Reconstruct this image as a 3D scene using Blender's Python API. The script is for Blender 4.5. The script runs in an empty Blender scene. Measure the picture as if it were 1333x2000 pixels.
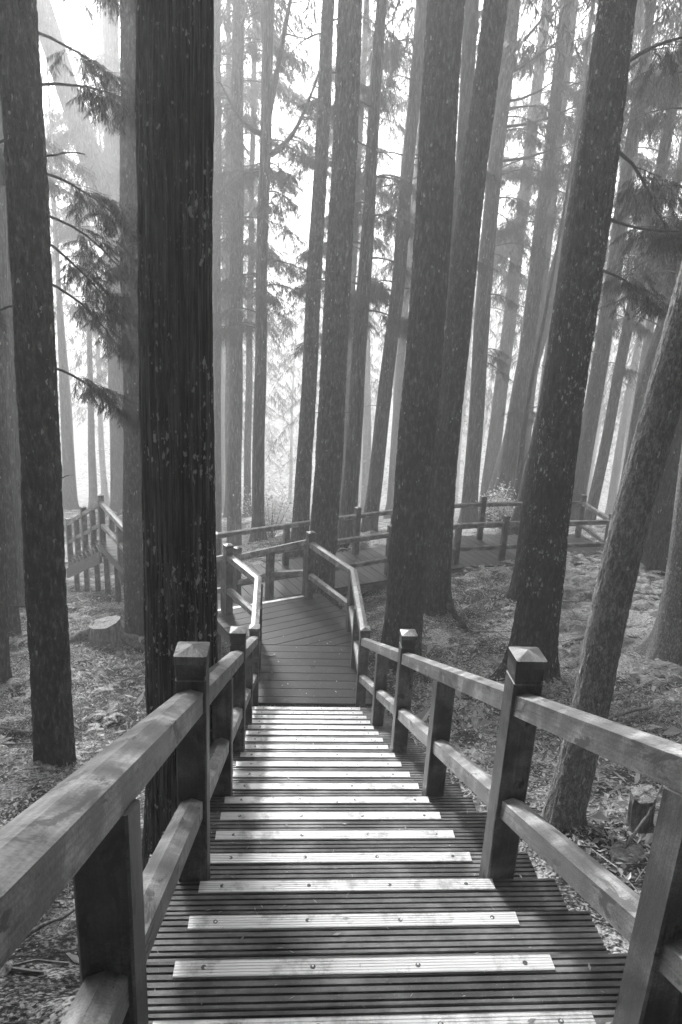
import bpy, math
import numpy as np
from mathutils import Matrix, Vector
rng = np.random.default_rng(11)
SC = bpy.context.scene
COL = SC.collection
# ------------------------------------------------------------------ camera
F_PX, PITCH, ROLL, YAW = 1384.1, 0.2975, 0.0525, 0.0786
def cam_axes():
    cy, sy = math.cos(YAW), math.sin(YAW)
    fw = np.array([sy*math.cos(PITCH), cy*math.cos(PITCH), -math.sin(PITCH)])
    r = np.array([cy, -sy, 0.]); u = np.cross(r, fw)
    return r*math.cos(ROLL)+u*math.sin(ROLL), -r*math.sin(ROLL)+u*math.cos(ROLL), fw
cr, cu, cf = cam_axes()
cd = bpy.data.cameras.new('camera'); cam = bpy.data.objects.new('camera', cd); COL.objects.link(cam)
m = Matrix.Identity(4)
for i in range(3):
    m[i][0], m[i][1], m[i][2] = cr[i], cu[i], -cf[i]
cam.matrix_world = m
cd.sensor_fit = 'VERTICAL'; cd.sensor_height = 36; cd.sensor_width = 24
cd.lens = F_PX/2000*36; cd.clip_start = .05; cd.clip_end = 3000
SC.camera = cam
# ------------------------------------------------------------------ light
SUN_EL, SUN_AZ = math.radians(34), math.radians(-17)      # azimuth from +Y towards +X
W = bpy.data.worlds.new('World'); SC.world = W; W.use_nodes = True
wn = W.node_tree; wn.nodes.clear()
sky = wn.nodes.new('ShaderNodeTexSky'); sky.sky_type = 'NISHITA'; sky.sun_disc = False
sky.sun_elevation = SUN_EL; sky.sun_rotation = SUN_AZ; sky.dust_density = 4.0
bw = wn.nodes.new('ShaderNodeRGBToBW'); bg = wn.nodes.new('ShaderNodeBackground'); wo = wn.nodes.new('ShaderNodeOutputWorld')
bg.inputs['Strength'].default_value = 0.105
wn.links.new(sky.outputs[0], bw.inputs[0]); wn.links.new(bw.outputs[0], bg.inputs[0]); wn.links.new(bg.outputs[0], wo.inputs[0])
sd = bpy.data.lights.new('sun', 'SUN'); sd.energy = 4.0; sd.angle = math.radians(9); sd.color = (1, 1, 1)
so = bpy.data.objects.new('sun', sd); COL.objects.link(so)
sdir = Vector((math.sin(SUN_AZ)*math.cos(SUN_EL), math.cos(SUN_AZ)*math.cos(SUN_EL), math.sin(SUN_EL)))
so.rotation_euler = sdir.to_track_quat('Z', 'Y').to_euler(); so.location = (0, 0, 60)
SC.view_settings.view_transform = 'Standard'; SC.view_settings.look = 'None'
SC.view_settings.gamma = 1; SC.view_settings.exposure = 1.7
try: SC.view_settings.use_curve_mapping = False
except Exception: pass
SC.render.engine = 'CYCLES'
cy = SC.cycles
cy.use_denoising = True; cy.max_bounces = 6; cy.volume_bounces = 2; cy.diffuse_bounces = 3; cy.glossy_bounces = 2
cy.transparent_max_bounces = 8; cy.sample_clamp_indirect = 6
HAZE_DENSITY = 0.0085
# ------------------------------------------------------------------ mesh helpers
def mesh_np(name, V, Fq=None, Ft=None, uv=None, smooth=False, mi=None):
    """V (n,3); Fq (k,4) quads; Ft (k,3) triangles; uv (loops,2)"""
    me = bpy.data.meshes.new(name)
    V = np.asarray(V, np.float32)
    q = np.zeros((0, 4), np.int32) if Fq is None else np.asarray(Fq, np.int32)
    t = np.zeros((0, 3), np.int32) if Ft is None else np.asarray(Ft, np.int32)
    nl = q.size+t.size; nf = len(q)+len(t)
    me.vertices.add(len(V)); me.vertices.foreach_set('co', V.ravel())
    me.loops.add(nl); me.loops.foreach_set('vertex_index', np.concatenate([q.ravel(), t.ravel()]))
    me.polygons.add(nf)
    ls = np.concatenate([np.arange(len(q))*4, q.size+np.arange(len(t))*3]).astype(np.int32)
    me.polygons.foreach_set('loop_start', ls)
    if mi is not None: me.polygons.foreach_set('material_index', np.asarray(mi, np.int32))
    me.polygons.foreach_set('use_smooth', np.full(nf, smooth, bool))
    if uv is not None:
        l = me.uv_layers.new(name='UVMap'); l.data.foreach_set('uv', np.asarray(uv, np.float32).ravel())
    me.update(calc_edges=True)
    return me
def link(name, me, mats, parent=None, loc=None):
    o = bpy.data.objects.new(name, me)
    COL.objects.link(o)
    for mt in (mats if isinstance(mats, (list, tuple)) else [mats]): 
        if me is not None and mt is not None and mt.name not in [x.name for x in me.materials if x]: me.materials.append(mt)
    if parent is not None: o.parent = parent
    if loc is not None: o.location = loc
    return o
def thing(name, label, cat, loc=(0, 0, 0), group=None):
    o = bpy.data.objects.new(name, None); COL.objects.link(o); o.location = loc; o.empty_display_size = .2
    o['label'] = label; o['category'] = cat
    if group: o['group'] = group
    return o
def tag(o, label=None, cat=None, kind=None, group=None):
    if label: o['label'] = label
    if cat: o['category'] = cat
    if kind: o['kind'] = kind
    if group: o['group'] = group
    return o
class PB:
    """polygon buffer with per-loop uv in metres (u along the grain)"""
    def __init__(s): s.v = []; s.f = []; s.uv = []; s.mi = []
    def poly(s, pts, uvs, mi=0):
        b = len(s.v); s.v += [tuple(p) for p in pts]; s.f.append(list(range(b, b+len(pts)))); s.uv += list(uvs); s.mi.append(mi)
    def mesh(s, name):
        me = bpy.data.meshes.new(name); me.from_pydata(s.v, [], s.f)
        l = me.uv_layers.new(name='UVMap'); l.data.foreach_set('uv', np.asarray(s.uv, np.float32).ravel())
        me.polygons.foreach_set('material_index', s.mi)
        me.update(); return me
def bar(pb, p0, p1, sec, s0, s1, up=(0, 0, 1), mi=0, uo=None):
    """sweep section [(side,up)...] (ccw seen from p0 looking at p1 reversed) from p0 to p1; s0,s1 side vectors at both ends"""
    p0, p1, s0, s1, up = map(lambda a: np.array(a, float), (p0, p1, s0, s1, up))
    if uo is None: uo = rng.random(2)*20
    L = np.linalg.norm(p1-p0); n = len(sec)
    A = [p0+s0*a+up*b for a, b in sec]; B = [p1+s1*a+up*b for a, b in sec]
    w = 0
    for i in range(n):
        j = (i+1) % n; d = math.dist(sec[i], sec[j])
        pb.poly([A[i], A[j], B[j], B[i]], [(uo[0], uo[1]+w), (uo[0], uo[1]+w+d), (uo[0]+L, uo[1]+w+d), (uo[0]+L, uo[1]+w)], mi)
        w += d
    pb.poly(A[::-1], [(uo[0]+a[1]*.3, uo[1]+a[0]) for a in sec[::-1]], mi)
    pb.poly(B, [(uo[0]+a[1]*.3, uo[1]+a[0]) for a in sec], mi)
# ------------------------------------------------------------------ noise
_tabs = {}
def vnoise(a, h, na, hf, seed):
    """periodic in a (0..1, na cells), h scaled by hf; value noise in -1..1"""
    if (seed, na) not in _tabs: _tabs[(seed, na)] = np.random.default_rng(seed*7919+na).random((512, na))*2-1
    T = _tabs[(seed, na)]
    A = (a*na) % na; H = h*hf+137.0
    ai = np.floor(A).astype(int) % na; hi = np.floor(H).astype(int); fa = A-np.floor(A); fh = H-hi
    fa = fa*fa*(3-2*fa); fh = fh*fh*(3-2*fh)
    a2 = (ai+1) % na; h0 = hi % 512; h1 = (hi+1) % 512
    return (T[h0, ai]*(1-fa)+T[h0, a2]*fa)*(1-fh)+(T[h1, ai]*(1-fa)+T[h1, a2]*fa)*fh
def n2(x, y, f, seed): return vnoise((x*f/256.) % 1.0, y, 256, f, seed)
# ------------------------------------------------------------------ terrain height
TX = np.array([-60, 0, 7.4, 11, 17, 25, 40, 75, 95, 160, 220, 600.]); TZ = np.array([24., -1.75, -5.05, -5.55, -6.1, -8.0, -12.6, -22, -22, 12, 20, 22.])
CP = [(1.7,1.5,-2.45),(1.7,4,-3.55),(1.7,7,-4.85),(1.6,9,-5.15),(1.2,10.8,-5.45),(3,5,-3.7),(3,8,-4.75),(3,11,-5.3),(2,12.6,-5.7),(5,13.7,-5.30),(6.3,13.7,-5.12),(7.6,14.2,-5.15),(6,10.5,-4.95),(6,6,-3.6),(10,14,-5.0),(11,8,-3.6),
(-1.5,1.5,-2.65),(-1.5,4,-3.85),(-1.6,6,-4.7),(-2.3,8,-5.3),(-2.2,10,-5.75),(-3,12,-6.1),(-4,15,-6.55),(-4.7,16.2,-7.2),(-5.5,17.4,-7.9),(-7,17,-7.9),(-6,14,-6.4),(-6,10,-5.6),(-6,6,-4.4),(-6,3,-3.1),(-.2,11.3,-6.0),
(0,16,-5.85),(3,16.5,-5.75),(7,17.2,-5.75),(-4,19,-8.0),(12,18,-5.8),(.3,3,-3.1),(.3,6,-4.5),(.3,9,-5.35),(0,13,-5.95),(4,15.5,-5.9)]
def ground(x, y, fine=True):
    x = np.asarray(x, float); y = np.asarray(y, float)
    t = np.interp(y, TX, TZ); num = np.zeros_like(t); den = np.full_like(t, .02)
    for cx, cyy, cz in CP:
        w = np.exp(-((x-cx)**2+(y-cyy)**2)/4.5); num = num+w*(cz-np.interp(cyy, TX, TZ)); den = den+w
    z = t+num/den
    if fine:
        z = z+.10*n2(x, y, .9, 3)+.065*n2(x+9, y, 2.3, 4)+.03*n2(x, y+5, 6.5, 5)+.010*n2(x, y, 17, 6)
    return z
# ------------------------------------------------------------------ materials
def gray(v): return (v, v, v, 1)
class NT:
    def __init__(s, name):
        s.m = bpy.data.materials.new(name); s.m.use_nodes = True; s.t = s.m.node_tree; s.t.nodes.clear()
        s.out = s.n('ShaderNodeOutputMaterial')
    def n(s, ty, **kw):
        x = s.t.nodes.new(ty)
        for k, v in kw.items():
            if hasattr(x, k): setattr(x, k, v)
        return x
    def l(s, a, b): s.t.links.new(a, b)
    def coord(s, which='Object', scale=(1, 1, 1), rand=False):
        tc = s.n('ShaderNodeTexCoord'); mp = s.n('ShaderNodeMapping'); mp.inputs['Scale'].default_value = scale
        s.l(tc.outputs[which], mp.inputs['Vector'])
        if rand:
            oi = s.n('ShaderNodeObjectInfo'); mu = s.n('ShaderNodeMath'); mu.operation = 'MULTIPLY'; mu.inputs[1].default_value = 53
            s.l(oi.outputs['Random'], mu.inputs[0]); s.l(mu.outputs[0], mp.inputs['Location'])
        return mp.outputs[0]
    def noise(s, vec, scale, detail=4, rough=.55, dist=0):
        x = s.n('ShaderNodeTexNoise'); x.inputs['Scale'].default_value = scale; x.inputs['Detail'].default_value = detail
        x.inputs['Roughness'].default_value = rough; x.inputs['Distortion'].default_value = dist
        if vec is not None: s.l(vec, x.inputs['Vector'])
        return x.outputs['Fac']
    def ramp(s, fac, stops):
        x = s.n('ShaderNodeValToRGB'); e = x.color_ramp.elements
        while len(e) < len(stops): e.new(.5)
        for i, (p, v) in enumerate(stops): e[i].position = p; e[i].color = gray(v)
        s.l(fac, x.inputs[0]); return x.outputs[0]
    def mix(s, fac, a, b, mode='MIX'):
        x = s.n('ShaderNodeMix', data_type='RGBA', blend_type=mode)
        for sock, v in ((x.inputs[0], fac), (x.inputs[6], a), (x.inputs[7], b)):
            if isinstance(v, (int, float)): sock.default_value = v if sock == x.inputs[0] else gray(v)
            else: s.l(v, sock)
        return x.outputs[2]
    def math(s, op, a, b=None):
        x = s.n('ShaderNodeMath'); x.operation = op
        for i, v in enumerate((a, b)):
            if v is None: continue
            if isinstance(v, (int, float)): x.inputs[i].default_value = v
            else: s.l(v, x.inputs[i])
        return x.outputs[0]
    def bump(s, h, strength=.5, dist=.01, normal=None):
        x = s.n('ShaderNodeBump'); x.inputs['Strength'].default_value = strength; x.inputs['Distance'].default_value = dist
        s.l(h, x.inputs['Height'])
        if normal is not None: s.l(normal, x.inputs['Normal'])
        return x.outputs[0]
    def fin(s, col, rough=.7, normal=None, spec=.4, metal=0, trans=0):
        p = s.n('ShaderNodeBsdfPrincipled')
        if isinstance(col, (int, float)): p.inputs['Base Color'].default_value = gray(col)
        else: s.l(col, p.inputs['Base Color'])
        if isinstance(rough, (int, float)): p.inputs['Roughness'].default_value = rough
        else: s.l(rough, p.inputs['Roughness'])
        p.inputs['Specular IOR Level'].default_value = spec; p.inputs['Metallic'].default_value = metal
        if normal is not None: s.l(normal, p.inputs['Normal'])
        o = p.outputs[0]
        if trans:
            tr = s.n('ShaderNodeBsdfTranslucent')
            if isinstance(col, (int, float)): tr.inputs[0].default_value = gray(col*1.3)
            else: s.l(col, tr.inputs[0])
            mx = s.n('ShaderNodeMixShader'); mx.inputs[0].default_value = trans
            s.l(o, mx.inputs[1]); s.l(tr.outputs[0], mx.inputs[2]); o = mx.outputs[0]
        s.l(o, s.out.inputs[0]); return s.m
def mat_wood(name, dark, light, rough=(.32, .6), pale=.0):
    k = NT(name)
    g = k.coord('UV', (1, 1, 1), rand=True)
    st = k.n('ShaderNodeMapping'); st.inputs['Scale'].default_value = (3.0, 90, 1); k.l(g, st.inputs[0])
    st2 = k.n('ShaderNodeMapping'); st2.inputs['Scale'].default_value = (2.0, 14, 1); k.l(g, st2.inputs[0])
    grain = k.noise(st.outputs[0], 1.0, 5, .7)
    broad = k.noise(st2.outputs[0], 1.0, 4, .65, .4)
    blot = k.noise(g, 5.5, 5, .6, .3)
    c = k.ramp(broad, [(.32, dark*1.1), (.5, (dark+light)/2), (.68, light)])
    c = k.mix(.7, c, k.ramp(blot, [(.36, dark*.6), (.46, dark*1.3), (.54, (dark+light)*.55), (.66, light*1.5)]))
    c = k.mix(.5, c, k.mix(1, c, k.ramp(grain, [(.35, .45), (.6, 1.2)]), 'MULTIPLY'))
    speck = k.noise(g, 160, 2, .5)
    c = k.mix(1, c, k.ramp(speck, [(.36, .8), (.62, 1.15)]), 'MULTIPLY')
    # dried water marks with ragged edges
    st3 = k.n('ShaderNodeMapping'); st3.inputs['Scale'].default_value = (3, 7, 1); k.l(g, st3.inputs[0])
    wm = k.noise(st3.outputs[0], 1.7, 6, .7, .6)
    c = k.mix(k.ramp(wm, [(.55, 0), (.60, .85)]), c, dark*.55)
    r = k.ramp(blot, [(.3, rough[0]), (.7, rough[1])])
    h = k.math('ADD', k.math('MULTIPLY', grain, .6), k.math('MULTIPLY', speck, .5))
    return k.fin(c, r, k.bump(h, .35, .003), .45)
def mat_deck():
    k = NT('wet_deck_boards')
    g = k.coord('UV', (1, 1, 1), rand=True)
    oi = k.n('ShaderNodeObjectInfo')
    st = k.n('ShaderNodeMapping'); st.inputs['Scale'].default_value = (1.2, 8, 1); k.l(g, st.inputs[0])
    broad = k.noise(st.outputs[0], 1.5, 5, .65, .3)
    o = k.coord('Object')
    blot = k.noise(o, 1.6, 5, .6, .2)
    fine = k.noise(g, 60, 3, .6)
    w = k.n('ShaderNodeTexWave'); w.wave_type = 'BANDS'; w.bands_direction = 'Y'; w.inputs['Scale'].default_value = 12.5; w.inputs['Distortion'].default_value = .0
    k.l(g, w.inputs[0])
    c = k.ramp(broad, [(.3, .01), (.6, .024), (.78, .06)])
    c = k.mix(1, c, k.ramp(oi.outputs['Random'], [(0, .65), (1, 1.35)]), 'MULTIPLY')
    c = k.mix(.5, c, k.ramp(fine, [(.4, .014), (.66, .08)]))
    r = k.ramp(blot, [(.32, .30), (.5, .42), (.68, .6)])
    r = k.math('ADD', r, k.math('MULTIPLY', k.math('SUBTRACT', fine, .5), .25))
    n = k.bump(k.ramp(w.outputs[0], [(0, 0), (.25, 1), (1, 1)]), .22, .0025)
    n = k.bump(k.math('ADD', fine, k.math('MULTIPLY', broad, 2)), .3, .002, n)
    return k.fin(c, r, n, .2)
def mat_tread():
    k = NT('ribbed_tread_composite')
    g = k.coord('UV', (1, 1, 1), rand=True)
    st = k.n('ShaderNodeMapping'); st.inputs['Scale'].default_value = (3, 60, 1); k.l(g, st.inputs[0])
    s1 = k.noise(st.outputs[0], 1, 5, .7); blot = k.noise(g, 3.5, 6, .62); speck = k.noise(g, 190, 2, .5)
    c = k.ramp(blot, [(.36, .05), (.5, .12), (.66, .28)])
    c = k.mix(1, c, k.ramp(s1, [(.3, .6), (.65, 1.3)]), 'MULTIPLY')
    c = k.mix(k.ramp(speck, [(.66, 0), (.72, .6)]), c, .3)
    r = k.ramp(blot, [(.3, .6), (.7, .38)])
    return k.fin(c, r, k.bump(k.math('ADD', speck, s1), .4, .002), .45)
def mat_alu():
    k = NT('ribbed_aluminium_nosing')
    g = k.coord('UV', (1, 1, 1), rand=True)
    st = k.n('ShaderNodeMapping'); st.inputs['Scale'].default_value = (5, 160, 1); k.l(g, st.inputs[0])
    s1 = k.noise(st.outputs[0], 1, 3, .6); b = k.noise(g, 9, 6, .7)
    c = k.ramp(s1, [(.3, .74), (.6, .92)])
    c = k.mix(k.ramp(b, [(.52, 0), (.64, .6)]), c, .34)
    return k.fin(c, k.ramp(b, [(.3, .3), (.7, .55)]), k.bump(s1, .2, .001), .5, .15)
def mat_bark(name, dark, light, zs, fleck, fleck_amt, bumpd=.02, side_scale=1.0, fscale=34, lo=.12, hi=1.5):
    k = NT(name)
    o = k.coord('Object', (1, 1, zs), rand=True); o1 = k.coord('Object', (1, 1, 1), rand=True); o2 = k.coord('Object', (1, 1, .45), rand=True)
    a = k.noise(o, 26*side_scale, 6, .68, .3); b = k.noise(o, 75*side_scale, 3, .6); big = k.noise(o1, 1.3, 4, .6); mid = k.noise(o1, 9, 4, .6)
    c = k.ramp(a, [(.30, dark*lo), (.47, dark*max(lo, .8)), (.58, (dark+light)*.55), (.72, light*hi)])
    c = k.mix(.5, c, k.mix(1, c, k.ramp(big, [(.3, .5), (.7, 1.5)]), 'MULTIPLY'))
    c = k.mix(1, c, k.ramp(b, [(.3, .6), (.65, 1.25)]), 'MULTIPLY')
    v = k.n('ShaderNodeTexVoronoi'); v.inputs['Scale'].default_value = fscale; v.inputs['Randomness'].default_value = 1.0
    w2 = k.n('ShaderNodeVectorMath'); w2.operation = 'ADD'
    nz = k.n('ShaderNodeTexNoise'); nz.inputs['Scale'].default_value = 60; k.l(o2, nz.inputs[0])
    sc = k.n('ShaderNodeVectorMath'); sc.operation = 'SCALE'; sc.inputs['Scale'].default_value = .035; k.l(nz.outputs['Color'], sc.inputs[0])
    k.l(o2, w2.inputs[0]); k.l(sc.outputs[0], w2.inputs[1]); k.l(w2.outputs[0], v.inputs['Vector'])
    sep = k.n('ShaderNodeSeparateColor'); k.l(v.outputs['Color'], sep.inputs[0])
    # a lichen fleck where the cell's random number is high; its radius varies from cell to cell
    rad = k.math('MULTIPLY', sep.outputs[1], .5)
    inside = k.math('LESS_THAN', v.outputs['Distance'], rad)
    patch = k.ramp(k.noise(o1, 2.2, 3, .5), [(.44, 0), (.6, 1.3)])
    pick = k.math('LESS_THAN', sep.outputs[0], k.math('MULTIPLY', patch, fleck_amt*.8))
    c = k.mix(k.math('MULTIPLY', k.math('MULTIPLY', inside, pick), .85), c, fleck)
    v2 = k.n('ShaderNodeTexVoronoi'); v2.inputs['Scale'].default_value = 75; k.l(w2.outputs[0], v2.inputs['Vector'])
    s3 = k.n('ShaderNodeSeparateColor'); k.l(v2.outputs['Color'], s3.inputs[0])
    small = k.math('MULTIPLY', k.math('LESS_THAN', v2.outputs['Distance'], .3), k.math('LESS_THAN', s3.outputs[0], k.math('MULTIPLY', patch, fleck_amt*.5)))
    c = k.mix(k.math('MULTIPLY', small, .6), c, fleck*.8)
    h = k.math('ADD', k.math('MULTIPLY', a, 1.0), k.math('ADD', k.math('MULTIPLY', b, .35), k.math('MULTIPLY', mid, .5)))
    return k.fin(c, .85, k.bump(h, 1.0, bumpd), .25)
def mat_soil():
    k = NT('forest_floor_soil')
    o = k.coord('Object')
    big = k.noise(o, .8, 5, .6); mid = k.noise(o, 7, 6, .7, .3); fi = k.noise(o, 42, 4, .65)
    v = k.n('ShaderNodeTexVoronoi'); v.inputs['Scale'].default_value = 34; k.l(o, v.inputs['Vector'])
    sep = k.n('ShaderNodeSeparateColor'); k.l(v.outputs['Color'], sep.inputs[0])
    c = k.ramp(fi, [(.40, .006), (.5, .035), (.62, .3)])
    c = k.mix(1, c, k.ramp(mid, [(.3, .5), (.62, 1.5)]), 'MULTIPLY')
    c = k.mix(1, c, k.ramp(big, [(.35, .55), (.65, 1.6)]), 'MULTIPLY')
    pm = k.noise(o, 2.1, 8, .72, .5)
    c = k.mix(k.ramp(pm, [(.49, 0), (.54, .9)]), c, k.ramp(fi, [(.40, .04), (.58, .6)]))
    c = k.mix(1, c, k.ramp(k.noise(o, 1.1, 4, .6, .4), [(.40, .35), (.55, 1.2)]), 'MULTIPLY')
    # sunlit patch on the right-hand slope, painted into the soil colour
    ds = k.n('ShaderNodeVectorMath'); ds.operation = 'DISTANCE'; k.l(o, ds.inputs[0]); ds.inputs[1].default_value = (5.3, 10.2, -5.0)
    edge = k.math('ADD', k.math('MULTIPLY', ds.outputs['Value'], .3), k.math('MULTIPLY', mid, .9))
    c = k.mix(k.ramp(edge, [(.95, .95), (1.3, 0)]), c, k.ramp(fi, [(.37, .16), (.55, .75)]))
    lf = k.math('MULTIPLY', k.math('GREATER_THAN', sep.outputs[0], .8), k.math('LESS_THAN', v.outputs['Distance'], .36))
    c = k.mix(k.math('MULTIPLY', lf, .85), c, .5)
    h = k.math('ADD', fi, k.math('ADD', k.math('MULTIPLY', mid, 2), k.math('MULTIPLY', lf, .4)))
    return k.fin(c, .9, k.bump(h, 1.0, .03), .2)
def mat_leaf(name, lo, hi, trans=.3, rough=.55):
    k = NT(name)
    geo = k.n('ShaderNodeNewGeometry')
    c = k.ramp(geo.outputs['Random Per Island'], [(0, lo), (1, hi)])
    return k.fin(c, rough, None, .4, 0, trans)
def mat_plain(name, lo, hi, scale, rough=.8, bd=.01, stretch=(1, 1, 1)):
    k = NT(name); o = k.coord('Object', stretch, rand=True); a = k.noise(o, scale, 6, .65, .2); b = k.noise(o, scale*5, 3, .6)
    c = k.mix(1, k.ramp(a, [(.33, lo), (.68, hi)]), k.ramp(b, [(.3, .6), (.65, 1.3)]), 'MULTIPLY')
    return k.fin(c, rough, k.bump(k.math('ADD', a, k.math('MULTIPLY', b, .4)), .8, bd), .3)
M_RAIL = mat_wood('weathered_rail_timber', .11, .36)
M_POST = mat_wood('dark_post_timber', .035, .14)
M_DECK = mat_deck(); M_TREAD = mat_tread(); M_ALU = mat_alu()
M_SCREW = mat_plain('steel_screw', .08, .2, 20, .4)
M_BARK1 = mat_bark('stringy_cedar_bark', .06, .24, .03, .6, .5, .05, 1.7, 46, .05, 1.6)
M_BARK2 = mat_bark('rough_dark_bark', .022, .10, .3, .42, .12, .06, 1.0, 34, .05, 2.2)
M_BARK3 = mat_bark('lichen_spotted_bark', .022, .085, .3, .55, .55, .06, 1.0, 34, .05, 2.2)
M_BARK4 = mat_bark('pale_flaky_bark', .32, .48, .4, .75, .25, .03, 2.0, 50, .6, 1.1)
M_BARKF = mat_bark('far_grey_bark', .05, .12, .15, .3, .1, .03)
M_BRANCH = mat_plain('branch_bark', .03, .09, 30)
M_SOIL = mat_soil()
M_LITTER = mat_leaf('dry_litter_leaf', .14, .8, .3, .6)
M_PLANT = mat_leaf('green_ground_leaf', .25, .75, .5)
M_UNDER = mat_leaf('shrub_leaf', .08, .16, .4)
M_CEDAR = mat_leaf('cedar_needle', .03, .085, .35)
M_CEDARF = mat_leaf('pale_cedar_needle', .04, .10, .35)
M_TWIG = mat_plain('fallen_twig_bark', .08, .34, 25)
M_STUMP = mat_plain('weathered_stump_wood', .07, .34, 20, .85, .02, (1, 1, .3))
M_CUT = mat_plain('pale_cut_wood', .14, .5, 22, .85, .02)
M_STONE = mat_plain('pale_stone', .2, .5, 9, .85, .02)
# ------------------------------------------------------------------ ground sheet
xs = np.concatenate([-np.geomspace(600, 10, 26)[:-1], np.arange(-10, 12, .085), np.geomspace(12, 600, 26)])
ys = np.concatenate([-np.geomspace(60, 2, 14)[:-1], np.arange(-2, 20, .085), np.geomspace(20, 600, 34)])
GX, GY = np.meshgrid(xs, ys); GZ = ground(GX, GY)
nx, ny = len(xs), len(ys)
idx = np.arange(nx*ny).reshape(ny, nx)
FQ = np.stack([idx[:-1, :-1], idx[:-1, 1:], idx[1:, 1:], idx[1:, :-1]], -1).reshape(-1, 4)
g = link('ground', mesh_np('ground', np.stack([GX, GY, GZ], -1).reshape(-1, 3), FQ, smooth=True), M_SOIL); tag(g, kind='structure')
# ------------------------------------------------------------------ haze
def box_mesh(name, lo, hi):
    x0, y0_, z0_ = lo; x1, y1, z1 = hi
    V = [(x0, y0_, z0_), (x1, y0_, z0_), (x1, y1, z0_), (x0, y1, z0_), (x0, y0_, z1), (x1, y0_, z1), (x1, y1, z1), (x0, y1, z1)]
    return mesh_np(name, V, [(0, 3, 2, 1), (4, 5, 6, 7), (0, 1, 5, 4), (1, 2, 6, 5), (2, 3, 7, 6), (3, 0, 4, 7)])
hm = bpy.data.materials.new('morning_mist'); hm.use_nodes = True; hn = hm.node_tree; hn.nodes.clear()
ho = hn.nodes.new('ShaderNodeOutputMaterial'); hv = hn.nodes.new('ShaderNodeVolumePrincipled')
hv.inputs['Color'].default_value = gray(.97); hv.inputs['Density'].default_value = HAZE_DENSITY; hv.inputs['Anisotropy'].default_value = .55
hn.links.new(hv.outputs[0], ho.inputs['Volume'])
hz = link('haze', box_mesh('haze', (-604, -63, -43), (604, 604, 30)), hm); tag(hz, kind='stuff')
# ------------------------------------------------------------------ staircase
RUN, RISE, Y0, Z0 = .30, .1405, 1.743, -2.030
NS = 20
XL, XR = -.57, 1.17                       # edges of the treads
SXL, SXR = -.314, .894                    # ends of the aluminium strips
def tz(n): return Z0-RISE*n
def nose(Y): return Z0-RISE*(Y-Y0)/RUN
ZL = tz(19)                               # landing level
ZW = -5.4                                 # walkway level
def ribbed(x0, x1, ya, yb, z, th=.026, nrib=6, gap=.0085, gd=.012):
    """board along x with real grooves; ya<yb"""
    Wd = yb-ya; e = .014; rib = (Wd-2*e-nrib*gap)/(nrib-1)
    pr = [(ya, -th), (ya, -.003), (ya+.003, 0)]
    y = ya+e
    for i in range(nrib):
        pr += [(y, 0), (y+.0012, -gd), (y+gap-.0012, -gd), (y+gap, 0)]; y += gap+rib
    pr += [(yb-.003, 0), (yb, -.003), (yb, -th)]
    P = np.array(pr); n = len(P)
    off = rng.random(2)*20
    pb = PB()
    w = 0
    for i in range(n-1):
        d = math.dist(P[i], P[i+1])
        a, b = P[i], P[i+1]
        pb.poly([(x0, a[0], z+a[1]), (x1, a[0], z+a[1]), (x1, b[0], z+b[1]), (x0, b[0], z+b[1])],
                [(off[0], off[1]+w), (off[0]+x1-x0, off[1]+w), (off[0]+x1-x0, off[1]+w+d), (off[0], off[1]+w+d)])
        w += d
    pb.poly([(x0, ya, z-th), (x0, yb, z-th), (x1, yb, z-th), (x1, ya, z-th)], [(0, 0), (0, .1), (1, .1), (1, 0)])
    # end faces between ribs
    for x, rev in ((x0, 1), (x1, 0)):
        q = [(x, ya, z-gd), (x, yb, z-gd), (x, yb, z-th), (x, ya, z-th)]
        q = q if rev else q[::-1]
        pb.poly(q, [(0, 0), (Wd, 0), (Wd, .02), (0, .02)])
        segs = [(ya, ya+e)] + [(ya+e+gap+i*(rib+gap), ya+e+gap+i*(rib+gap)+rib) for i in range(nrib-1)] + [(yb-e, yb)]
        for a, b in segs:
            q = [(x, a, z), (x, b, z), (x, b, z-gd), (x, a, z-gd)]
            pb.poly(q if rev else q[::-1], [(0, 0), (b-a, 0), (b-a, .01), (0, .01)])
    return pb
def disc(pb, c, r, h, mi, n=8):
    P = [(c[0]+r*math.cos(t), c[1]+r*math.sin(t), c[2]+h) for t in np.arange(n)*2*math.pi/n]
    pb.poly(P, [(0, 0)]*n, mi)
    for i in range(n):
        j = (i+1) % n
        a, b = P[i], P[j]
        pb.poly([(a[0], a[1], c[2]), (b[0], b[1], c[2]), b, a], [(0, 0)]*4, mi)
st = thing('staircase', 'long timber staircase with ribbed treads and bright metal nosing strips running down from the camera', 'staircase', (0, 0, 0))
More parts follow.
